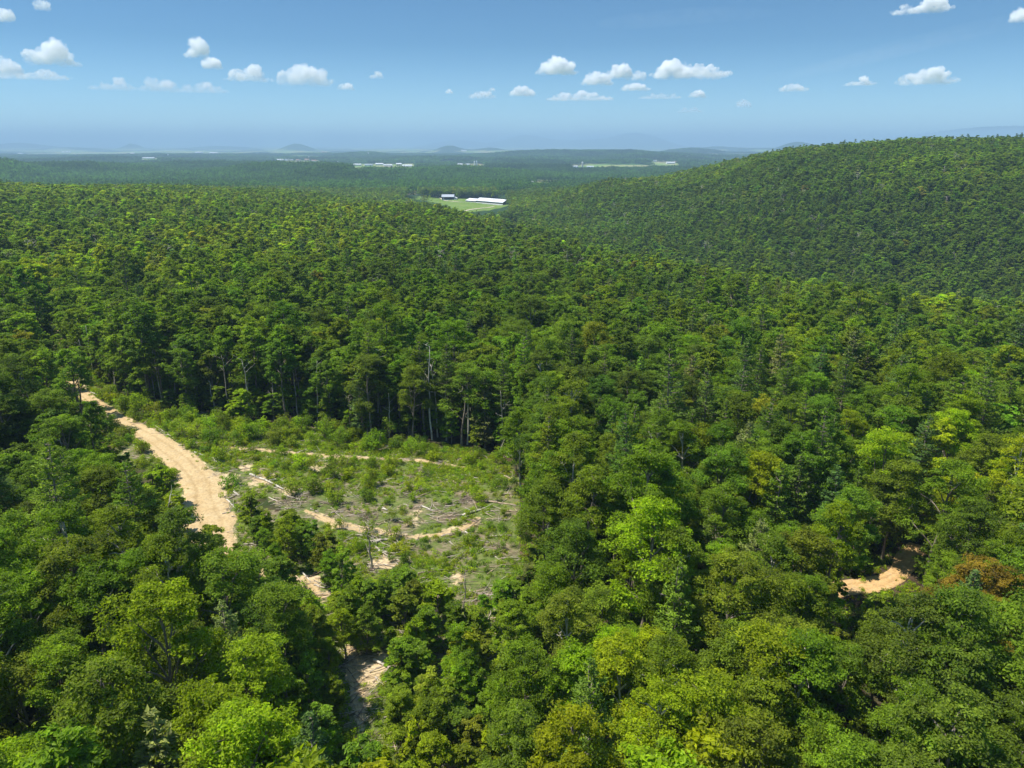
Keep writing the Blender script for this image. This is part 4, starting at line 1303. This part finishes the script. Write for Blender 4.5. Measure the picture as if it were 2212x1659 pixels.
logs([([(180,115),(230,135)],.15,0),([(270,120),(340,160)],.12,1),([(380,215),(430,235)],.14,1),([(460,260),(560,330)],.12,1),([(570,350),(660,355)],.13,1),([(640,380),(760,420)],.12,0),([(370,350),(460,400)],.1,1),([(590,370),(680,330)],.12,1),
      ([(1490,355),(1540,357)],.12,0),([(1600,470),(1750,500)],.11,0),([(1820,480),(1900,495)],.1,0),([(2010,485),(2080,520)],.12,2),([(1970,310),(2030,360)],.14,0)], 150, 1100, 1.4747, .2, '')

# ------------------------------------------------------------------ farm buildings
M_ROOFW = solid('white_roof', (.66, .68, .72), .5, .06, .05)
M_ROOFG = solid('grey_roof', (.36, .39, .43), .5, .08, .05)
M_ROOFR = solid('rust_roof', (.40, .22, .16), .7, .15, .05)
M_DARKW = solid('dark_wall', (.05, .06, .08), .8, .1, .05)
M_WHITEW = solid('white_wall', (.74, .74, .73), .7, .06, .05)
M_CREAM = solid('cream_wall', (.60, .55, .44), .7, .08, .05)
M_HOLE = solid('shaded_inside', (.03, .03, .035), .9, .05, .05)

def box(g, x0, x1, y0, y1, z0, z1, m=0):
    V = np.array([[x, y, z] for z in (z0, z1) for y in (y0, y1) for x in (x0, x1)], float)
    F = np.array([[0, 2, 3, 1], [4, 5, 7, 6], [0, 1, 5, 4], [2, 6, 7, 3], [0, 4, 6, 2], [1, 3, 7, 5]])
    g.add(V, F, m=m)

def walls_geo(L_, W_, H_, rh):
    """pentagonal shed body along x"""
    g = Geo(); a, b = L_/2, W_/2
    V = np.array([[-a, -b, 0], [-a, b, 0], [-a, b, H_], [-a, 0, H_+rh], [-a, -b, H_], [a, -b, 0], [a, b, 0], [a, b, H_], [a, 0, H_+rh], [a, -b, H_]], float)
    g.add(V, np.array([[0, 5, 9, 4], [1, 2, 7, 6], [0, 1, 6, 5]]))
    g.add(V[[0, 1, 2, 3, 4]], None, np.array([[0, 1, 2], [0, 2, 4], [4, 2, 3]])); g.add(V[[5, 6, 7, 8, 9]], None, np.array([[0, 2, 1], [0, 4, 2], [4, 3, 2]]))
    return g

def roof_geo(L_, W_, H_, rh, over=.6, th=.25):
    g = Geo(); a, b = L_/2+over, W_/2+over; k = rh/(W_/2)
    for s in (-1, 1):
        e = H_-over*k
        V = np.array([[-a, s*b, e+.05], [a, s*b, e+.05], [a, 0, H_+rh+.05], [-a, 0, H_+rh+.05], [-a, s*b, e+.05+th], [a, s*b, e+.05+th], [a, 0, H_+rh+.05+th], [-a, 0, H_+rh+.05+th]], float)
        g.add(V, np.array([[0, 1, 2, 3], [4, 7, 6, 5], [0, 4, 5, 1], [1, 5, 6, 2], [3, 7, 4, 0]]))
    return g

def building(name, px, py, L_, W_, H_, rh, rot, wm, rm, lab, cat='barn', group=None, sink=.6):
    x, y, z = P(px, py)
    r = bpy.data.objects.new(name, None); COL.objects.link(r); r.location = (x, y, z-sink); r.rotation_euler = (0, 0, rot)
    prop(r, lab, cat, group)
    if group: L_, W_, H_, rh = L_*.85, W_*.8, H_*.75, rh*.75
    obj('wall', walls_geo(L_, W_, H_+sink, rh).mesh('wall', [wm]), r)
    obj('roof', roof_geo(L_, W_, H_+sink, rh).mesh('roof', [rm]), r)
    return r

# dark machine shed with an open front, white base band and a white lean-to
xa, ya, za = P(968, 431)
bA = bpy.data.objects.new('machine_shed', None); COL.objects.link(bA); bA.location = (xa, ya, za-.5); bA.rotation_euler = (0, 0, math.radians(2))
prop(bA, 'dark blue barn with pale grey roof, open front and white lean-to at field edge', 'barn')
g = Geo()
# rear and end walls plus a front wall broken by open bays
box(g, -12, -11.6, -9, 9, .9, 6.2); box(g, 11.6, 12, -9, 9, .9, 6.2); box(g, -11.6, 11.6, 8.6, 9, .9, 6.2)
for x0, x1 in ((-11.6, -8.8), (-3.2, -2.4), (3.4, 4.2), (10.4, 11.6)): box(g, x0, x1, -9, -8.6, .9, 6.2)
box(g, -8.8, 10.4, -9, -8.6, 5.2, 6.2)
gb = Geo(); a, b = 12, 9
for s in (-12, 11.6):
    V = np.array([[s, -9, 6.2], [s, 9, 6.2], [s, 0, 10.2], [s+.4, -9, 6.2], [s+.4, 9, 6.2], [s+.4, 0, 10.2]], float)
    g.add(V, np.array([[0, 3, 5, 2], [1, 2, 5, 4]]), np.array([[0, 2, 1], [3, 4, 5]]))
obj('wall', g.mesh('wall', [M_DARKW]), bA)
g = Geo(); box(g, -12.05, 12.05, -9.1, -8.5, 0, .9); box(g, -12.1, -11.5, -8.5, 9.05, 0, .9); box(g, 11.5, 12.1, -8.5, 9.05, 0, .9); box(g, -8.7, -8.0, -9.2, -8.95, .9, 5.2)
obj('base_band', g.mesh('base_band', [M_WHITEW]), bA)
obj('roof', roof_geo(24, 18, 6.2, 4.0).mesh('roof', [M_ROOFG]), bA)
g = Geo(); box(g, 12.15, 18, -8.8, -8.5, 0, 3.2); box(g, 17.7, 18, -8.5, 8.8, 0, 3.2); box(g, 12.15, 18, 8.5, 8.8, 0, 3.2)
V = np.array([[12.3, -9.3, 6.0], [12.3, 9.3, 6.0], [18.6, 9.3, 3.1], [18.6, -9.3, 3.1], [12.3, -9.3, 6.25], [12.3, 9.3, 6.25], [18.6, 9.3, 3.35], [18.6, -9.3, 3.35]], float)
g.add(V, np.array([[0, 1, 2, 3], [4, 7, 6, 5], [0, 3, 7, 4], [1, 5, 6, 2], [2, 6, 7, 3]]))
obj('lean_to', g.mesh('lean_to', [M_WHITEW]), bA)

# long white poultry house: a low front section and a taller long section with roof vents
p0 = np.array(P(1006, 436)[:2]); p1 = np.array(P(1086, 443)[:2])
dirv = p1-p0; L_ = float(np.linalg.norm(dirv)); rotb = math.atan2(dirv[1], dirv[0]); mid = (p0+p1)/2
bB = bpy.data.objects.new('poultry_house', None); COL.objects.link(bB)
zB = min(hz(*p0), hz(*p1), hz(*mid)); bB.location = (mid[0], mid[1], zB-.3); bB.rotation_euler = (0, 0, rotb)
prop(bB, 'very long low white barn with stepped white roof on the green field', 'barn')
zt = max(hz(*p0), hz(*p1))-zB
WB = 21.0
def shed_sec(x0, x1, H_, rh, nm):
    cx, ll = (x0+x1)/2, x1-x0
    o = obj('wall', walls_geo(ll, WB, H_, rh).mesh('wall', [M_HOLE]), bB, (cx, WB/2, 0))
    g = roof_geo(ll, WB, H_, rh, .5)
    o = obj('roof', g.mesh('roof', [M_ROOFW]), bB, (cx, WB/2, 0))
    g = Geo(); box(g, -ll/2, ll/2, -WB/2-.15, -WB/2-.02, 0, H_*.42); box(g, -ll/2, ll/2, -WB/2-.15, -WB/2-.02, H_*.82, H_*.97)
    obj('side_band', g.mesh('side_band', [M_WHITEW]), bB, (cx, WB/2, 0))
shed_sec(-L_/2, -L_/2+L_*.28, 3.2+zt, 3.4, 'a'); shed_sec(-L_/2+L_*.285, L_/2, 4.4+zt, 4.6, 'b')
for i, q in enumerate((.70, .735, .80, .825)):
    g = Geo(); box(g, -.9, .9, -.7, .7, 0, .9)
    xx = -L_/2+L_*q
    obj('roof_vent', g.mesh('roof_vent', [M_ROOFG]), bB, (xx, WB*.30, 4.4+zt+4.6*.6+.15))

# scattered farm buildings far down the valley: photo x, photo y, length, colours, words
FAR_B = [(617, 2, 0, 0, '')]
def fb(px, py, L_, W_, H_, rot, wm, rm, lab, cat='farm building', name='farm_building'):
    building(name, px, py, L_, W_, H_, W_*.22, math.radians(rot), wm, rm, lab, cat, 'far valley buildings', sink=1.5)
ROWS = [(890, 417, 16, 9, 5, 10, M_WHITEW, M_ROOFR, 'small white farmhouse with reddish roof beyond the forest edge'),
        (1038, 482, 9, 6, 4, 25, M_WHITEW, M_ROOFW, 'tiny white shed peeping from the trees below the green field'),
        (1147, 396, 16, 9, 6, 0, M_WHITEW, M_ROOFW, 'white farmhouse beside the pale hill field'),
        (1177, 399, 12, 8, 5, 20, M_WHITEW, M_ROOFG, 'small white shed below the pale hill field'),
        (1273, 386, 14, 9, 5, -10, M_CREAM, M_ROOFR, 'brown roofed shed at the top of the pale hill field'),
        (770, 358, 60, 20, 9, 2, M_CREAM, M_ROOFW, 'long cream shed, west end of the valley row'),
        (797, 358, 50, 20, 8, -3, M_WHITEW, M_ROOFG, 'grey roofed long shed, second of the valley row'),
        (820, 357, 48, 22, 10, 4, M_WHITEW, M_ROOFW, 'white shed at the middle of the valley row'),
        (838, 359, 55, 18, 8, 0, M_WHITEW, M_ROOFW, 'long white shed just east of the row middle'),
        (862, 358, 34, 22, 13, 8, M_CREAM, M_ROOFW, 'tall pale barn in the east half of the valley row'),
        (880, 360, 60, 24, 8, 0, M_WHITEW, M_ROOFW, 'broad white shed closing the valley row'),
        (736, 358, 34, 16, 10, 15, M_CREAM, M_ROOFW, 'cream barn standing apart west of the valley row'),
        (992, 357, 45, 18, 9, 0, M_WHITEW, M_ROOFW, 'white barn beside the two small silos'),
        (1010, 357, 28, 16, 8, 10, M_WHITEW, M_ROOFW, 'smaller white barn beside the two small silos'),
        (1242, 362, 36, 18, 9, 5, M_WHITEW, M_ROOFW, 'white barn west of the tall tan silo'),
        (1275, 362, 46, 16, 8, -4, M_WHITEW, M_ROOFW, 'long white barn east of the tall tan silo'),
        (1383, 346, 60, 22, 10, 0, M_WHITEW, M_ROOFW, 'bright white barn on the far hill farm, west end'),
        (1398, 347, 44, 20, 10, 8, M_WHITEW, M_ROOFG, 'grey roofed barn at the middle of the far hill farm'),
        (1413, 349, 38, 20, 9, -8, M_WHITEW, M_ROOFW, 'small white barn on the far hill farm, lower side'),
        (1448, 354, 60, 24, 10, 12, M_WHITEW, M_ROOFW, 'white barn on the slope beside the hill wood'),
        (1462, 352, 40, 20, 9, 12, M_CREAM, M_ROOFR, 'rust roofed barn on the slope beside the hill wood'),
        (606, 347, 60, 26, 10, 0, M_WHITEW, M_ROOFW, 'white shed, west end of the far ridge group'),
        (625, 347, 70, 26, 10, 0, M_WHITEW, M_ROOFW, 'long white shed of the far ridge group'),
        (645, 348, 40, 24, 12, 10, M_CREAM, M_ROOFR, 'rust roofed barn of the far ridge group'),
        (664, 348, 44, 24, 16, -8, M_CREAM, M_ROOFR, 'tall pinkish barn of the far ridge group'),
        (680, 349, 50, 24, 10, 0, M_WHITEW, M_ROOFR, 'reddish roofed shed closing the far ridge group'),
        (311, 343, 60, 24, 10, 0, M_WHITEW, M_ROOFW, 'white barn above the wooded ridge, west one'),
        (326, 343, 70, 24, 10, 0, M_WHITEW, M_ROOFW, 'long white barn above the wooded ridge'),
        (236, 343, 40, 22, 14, 0, M_WHITEW, M_ROOFW, 'lone white barn with steep roof above the wooded ridge'),
        (143, 330, 150, 40, 16, 0, M_WHITEW, M_ROOFW, 'bright long white roof far out on the plain'),
        (44, 333, 70, 30, 12, 0, M_WHITEW, M_ROOFW, 'small white roof at the edge of the far plain'),
        (430, 331, 110, 40, 14, 0, M_WHITEW, M_ROOFW, 'long pale roof on the plain near the round hill'),
        (462, 332, 120, 40, 14, 5, M_WHITEW, M_ROOFW, 'second pale roof on the plain near the round hill'),
        (480, 338, 80, 30, 12, 5, M_WHITEW, M_ROOFW, 'pale roof below the round hill plain'),
        (286, 333, 60, 30, 12, 5, M_WHITEW, M_ROOFW, 'small pale roof out on the plain'),
        (1002, 327, 90, 34, 14, 0, M_WHITEW, M_ROOFW, 'pale roof beyond the cone shaped hill'),
        (700, 330, 90, 34, 14, 0, M_CREAM, M_ROOFR, 'reddish roof at the foot of the round hill'),
        (1480, 341, 60, 28, 12, 0, M_WHITEW, M_ROOFW, 'white roof on the pale slope past the hill farm')]
for q in ROWS: fb(*q)
def silo(px, py, rad, H_, m, lab):
    x, y, z = P(px, py); g = Geo()
    th = np.linspace(0, 2*np.pi, 17)[:-1]
    prof = [(rad, -2), (rad, H_), (rad*.86, H_+rad*.45), (rad*.5, H_+rad*.8), (.05, H_+rad*.95)]
    V = np.array([[r_*math.cos(t), r_*math.sin(t), z_] for r_, z_ in prof for t in th])
    i = np.arange(4)[:, None]*16+np.arange(16)[None, :]; j = np.arange(4)[:, None]*16+(np.arange(16)[None, :]+1) % 16
    r = bpy.data.objects.new('silo', None); COL.objects.link(r); r.location = (x, y, z); prop(r, lab, 'silo', 'far valley silos')
    F = np.stack([i, j, j+16, i+16], -1)
    g.add(V, F[0].reshape(-1, 4)); obj('silo_wall', g.mesh('silo_wall', [m]), r)
    g = Geo(); g.add(V, F[1:].reshape(-1, 4)); obj('silo_dome', g.mesh('silo_dome', [M_ROOFW]), r)
silo(1258, 362, 5, 27, M_CREAM, 'tall tan silo standing beside white barns in the valley')
silo(1025, 357, 4, 22, M_WHITEW, 'slim white silo east of the valley row')
silo(1030, 358, 4, 24, M_ROOFG, 'shorter grey silo beside the slim white silo')
silo(796, 337, 5, 26, M_WHITEW, 'pale silo far behind the valley row')
silo(730, 356, 4, 18, M_CREAM, 'cream silo beside the barn standing apart')
silo(364, 341, 5, 26, M_WHITEW, 'white silo above the wooded ridge')
silo(668, 346, 5, 24, M_WHITEW, 'white silo in the far ridge group')

# pale farm tracks round the green field
def farm_track(name, pts, wm, lab):
    ln = []
    for (a, b) in pts:
        x, y, z = P(a, b); ln.append((x, y, wm/2))
    ln = smooth_line(ln, 6.0); n = len(ln)
    tg = np.gradient(ln[:, :2], axis=0); tg /= np.linalg.norm(tg, axis=1)[:, None]; nr = np.stack([tg[:, 1], -tg[:, 0]], 1)
    V = []
    for q in (-1, 0, 1):
        xy = ln[:, :2]+nr*(ln[:, 2]*q)[:, None]; V.append(np.column_stack([xy, height(xy[:, 0], xy[:, 1])+.45]))
    V = np.stack(V, 1).reshape(-1, 3); i = np.arange(n-1)[:, None]*3+np.arange(2)[None, :]
    F = np.stack([i, i+1, i+4, i+3], -1).reshape(-1, 4)
    prop(obj(name, np_mesh(name, V, [F[:, ::-1]], [M_FT], smooth=True, vcol={'across': np.tile([-1., 0, 1.], n)})), lab, kind='structure')
M_FT = road_mat('farm_track', (.5, .45, .33), (.56, .5, .38), (.6, .55, .43))
farm_track('farm_lane', [(990, 459), (1012, 454), (1040, 450), (1068, 446)], 4, 'pale gravel lane across the green field')
farm_track('farm_path', [(905, 424), (925, 424), (948, 427), (960, 433), (985, 436), (1004, 437)], 3.5, 'tan path along the top of the green field')

# ------------------------------------------------------------------ clouds, well above the haze
def cloud_mat(name, dens, sz):
    m, t, out = mat(name)
    v = N(t, 'ShaderNodeVolumePrincipled')
    v.inputs['Color'].default_value = (.995, .995, 1.0, 1)
    nz = N(t, 'ShaderNodeTexNoise', i_Detail=3.0, i_Roughness=.6); nz.inputs['Scale'].default_value = 1.1/sz
    L(t, N(t, 'ShaderNodeTexCoord').outputs['Object'], nz.inputs['Vector'])
    sx_ = N(t, 'ShaderNodeSeparateXYZ'); L(t, N(t, 'ShaderNodeTexCoord').outputs['Object'], sx_.inputs[0])
    mr = N(t, 'ShaderNodeMapRange'); L(t, sx_.outputs[2], mr.inputs[0])
    mr.inputs[1].default_value = -sz*.9; mr.inputs[2].default_value = sz*.15; mr.inputs[3].default_value = .10; mr.inputs[4].default_value = 1.0
    zf = mr.outputs[0]; zz_ = N(t, 'ShaderNodeMath', operation='MULTIPLY')
    L(t, mth(t, 'MULTIPLY', ramp(t, nz.outputs[0], [(.36, (0, 0, 0)), (.62, (1, 1, 1))]), dens*1.5), zz_.inputs[0]); L(t, zf, zz_.inputs[1]); L(t, zz_.outputs[0], v.inputs['Density'])
    v.inputs['Anisotropy'].default_value = 0.0
    L(t, v.outputs[0], out.inputs['Volume'])
    return m
CT = bpy.data.textures.new('cloud_lumps', 'CLOUDS'); CT.noise_depth = 4
def cloud(px, py, hw, hh, thick, lab, shape=0, seed=0):
    rg = np.random.default_rng(1000+seed)
    el = math.atan((384-py/K)/FPX)-PITCH
    # plan distance from a cloud deck
    deck = 1500. if el > math.radians(5) else 1300.
    D = min(34000., deck/math.tan(el))
    u = (px/K-512)/FPX/(CPI+SPI*math.tan(el)*1.0)
    # exact direction
    a = (px/K-512)/FPX; b = (384-py/K)/FPX
    d = np.array([a, CPI+b*SPI, -SPI+b*CPI]); dd = D/d[1]
    C = np.array([0, 0, CAMZ])+d*dd
    sx = hw/K/FPX*np.linalg.norm(d*dd)/np.linalg.norm([1, a, b])*1.0; sz = hh/K/FPX*np.linalg.norm(d*dd)
    V0, F0 = [], []
    import bmesh
    bm = bmesh.new()
    n = 16
    for i in range(n):
        t = (i+.5)/n*2-1
        prof = (1-abs(t)**2.2)
        if shape == 1: prof *= (1.0 if t < -.35 else .66)
        elif shape == 2: prof *= (1.0 if t > .1 else .6)
        elif shape == 3: prof *= .6+.4*abs(math.sin(t*4+seed))
        r_ = sz*(.42+.35*rg.random())*max(.25, prof)
        x = t*sx*.92; z = -sz*.55+r_*.55+rg.random()*sz*1.05*max(0, prof-.2)
        y = rg.normal()*sx*.22
        mt = Matrix.Translation((x, y, z)) @ Matrix.Diagonal((r_*(1.1+.5*rg.random()), r_*1.3, r_, 1))
        bmesh.ops.create_icosphere(bm, subdivisions=2, radius=1.0, matrix=mt)
    # a thin flat base joining the puffs
    for i in range(5):
        x = (i-2)/2.6*sx*.72
        bmesh.ops.create_icosphere(bm, subdivisions=2, radius=1.0, matrix=Matrix.Translation((x, 0, -sz*.5)) @ Matrix.Diagonal((sx*.30, sx*.22, sz*.26, 1)))
    me = bpy.data.meshes.new('cloud'); bm.to_mesh(me); bm.free()
    me.materials.append(cloud_mat('cloud', thick/sz, sz))
    o = obj('cloud', me, None, tuple(C))
    o.rotation_euler = (0, 0, -math.atan2(d[0], d[1]))
    r = o.modifiers.new('skin', 'REMESH'); r.mode = 'VOXEL'; r.voxel_size = sz/11.0
    tx = CT.copy(); tx.noise_scale = sz*.62
    dm = o.modifiers.new('lumps', 'DISPLACE'); dm.texture = tx; dm.strength = sz*.75; dm.mid_level = .5; dm.texture_coords = 'LOCAL'
    tx2 = CT.copy(); tx2.noise_scale = sz*.25
    dm = o.modifiers.new('curls', 'DISPLACE'); dm.texture = tx2; dm.strength = sz*.42; dm.mid_level = .5; dm.texture_coords = 'LOCAL'
    prop(o, lab, 'cloud', 'small fair weather clouds')
    return o
CL = [(1203, 146, 45, 19, 3.0, 'bright white puffy cloud peaked at its middle, alone above the middle cloud bank', 0),
      (1290, 172, 38, 15, 2.2, 'white cloud joined below the round bright puff', 0), (1340, 156, 25, 18, 3.0, 'round bright white puff topping the middle cloud bank', 0),
      (1492, 148, 87, 25, 3.6, 'largest bright white cloud, long with a tall west head', 1), (1252, 207, 76, 13, 1.7, 'long flat greyish cloud under the round bright puff', 3),
      (1373, 188, 33, 10, 1.8, 'small lens shaped cloud below the largest cloud', 0), (1380, 164, 13, 13, 1.4, 'wispy little puff between round puff and largest cloud', 3),
      (1128, 199, 31, 11, 2.2, 'compact white cloud west of the long flat greyish cloud', 0), (1425, 207, 48, 8, .7, 'faint flat streak of cloud below the largest cloud', 3),
      (1507, 205, 20, 8, 1.4, 'small rounded cloud at the end of the faint flat streak', 0), (1490, 238, 30, 6, .6, 'faint thin low cloud closest to the horizon', 3),
      (108, 121, 54, 21, 2.2, 'domed white cloud with grey base in the west sky', 0), (62, 158, 80, 14, 1.1, 'ragged long cloud under the domed west cloud', 2), (18, 150, 26, 15, 1.5, 'white curl of cloud cut by the western photo edge', 0),
      (424, 110, 22, 19, 2.0, 'upright bright cloud with a wispy tail, above its round companion', 2), (457, 139, 20, 12, 1.8, 'small round bright cloud below the upright bright cloud', 0),
      (535, 162, 48, 16, 1.4, 'soft white cloud adjoining the larger ragged cloud', 3), (655, 165, 63, 23, 1.7, 'large ragged white cloud in the west half of the sky', 0),
      (240, 183, 50, 13, .8, 'faint pinkish cloud, first of the three faint ones', 2), (345, 186, 48, 14, .7, 'faint cloud in the middle of the three faint ones', 3),
      (440, 191, 55, 11, .55, 'faintest stretched cloud, east one of the three faint ones', 3), (748, 188, 20, 8, 1.2, 'tiny flat cloud east of the large ragged cloud', 0),
      (812, 163, 17, 9, .8, 'tiny slanting wisp of cloud right of the large ragged cloud', 2), (1041, 206, 31, 9, 1.0, 'small soft cloud with grey underside near the sky middle', 0),
      (1857, 177, 33, 9, 1.6, 'thin white cloud between the two eastern clouds', 2), (2003, 168, 60, 16, 2.2, 'wide white cloud over the wooded hill', 0),
      (1714, 190, 32, 9, 1.4, 'small white cloud above the hill crest start', 0), (1990, 14, 62, 15, 2.0, 'white cloud cut by the top photo edge', 2),
      (2206, 36, 22, 12, 1.5, 'white cloud cut by the eastern photo edge', 0), (92, 14, 14, 10, .8, 'faint little cloud high above the domed west cloud', 0),
      (8, 36, 10, 14, 1.4, 'small white cloud at the western edge, high up', 0), (1607, 225, 18, 10, .6, 'faint roundish cloud low between hill and cloud bank', 0),
      (970, 199, 9, 5, .9, 'tiniest puff west of the small soft cloud', 0), (1063, 194, 8, 4, .7, 'tiny faint wisp beside the small soft cloud', 0)]
for i, c in enumerate(CL): cloud(c[0], c[1], c[2]*1.12, c[3]*.95, *c[4:], seed=i)

# thin high streaks
def streak(px, py, hw, hh, tilt, lab, dens):
    a = (px/K-512)/FPX; b = (384-py/K)/FPX
    d = np.array([a, CPI+b*SPI, -SPI+b*CPI]); C = np.array([0, 0, CAMZ])+d*(30000/d[1]); sc_ = 30000/d[1]/K/FPX
    import bmesh
    bm = bmesh.new(); bmesh.ops.create_icosphere(bm, subdivisions=4, radius=1.0)
    me = bpy.data.meshes.new('cirrus_streak'); bm.to_mesh(me); bm.free()
    V = np.empty(len(me.vertices)*3, dtype=np.float32); me.vertices.foreach_get('co', V); V = V.reshape(-1, 3)
    V[:, 0] *= hw*sc_; V[:, 1] *= hw*sc_*.5; V[:, 2] = V[:, 2]*hh*sc_*(1+.5*vnoise(V[:, 0]/2500, V[:, 1]*0, 7)) + hh*sc_*.8*vnoise(V[:, 0]/4000, V[:, 1]*0, 9)
    me.vertices.foreach_set('co', V.ravel()); me.materials.append(cloud_mat('cirrus', dens/(hw*sc_), hh*sc_*2.5))
    o = obj('cirrus_streak', me, None, tuple(C)); o.rotation_euler = (0, tilt, -math.atan2(d[0], d[1])); prop(o, lab, 'cloud', 'thin high cloud streaks')
streak(2000, 95, 300, 10, math.radians(-13), 'faint slanting cloud streak over the east sky', .10)
streak(1480, 42, 200, 11, math.radians(-3), 'faint thin veil above the largest cloud', .07)
streak(1900, 122, 260, 7, math.radians(-10), 'faintest streak just under the slanting one', .06)

# ------------------------------------------------------------------ the air itself
def haze_box():
    g = Geo(); box(g, -46000, 46000, -6000, 60000, -75, 470)
    m, t, out = mat('haze')
    v = N(t, 'ShaderNodeVolumePrincipled')
    v.inputs['Color'].default_value = (.40, .59, .82, 1)
    v.inputs['Density'].default_value = 1.15e-4
    v.inputs['Anisotropy'].default_value = 0.0
    L(t, v.outputs[0], out.inputs['Volume'])
    return prop(obj('haze', g.mesh('haze', [m])), 'blue summer haze over the valley', kind='stuff')
haze_box()
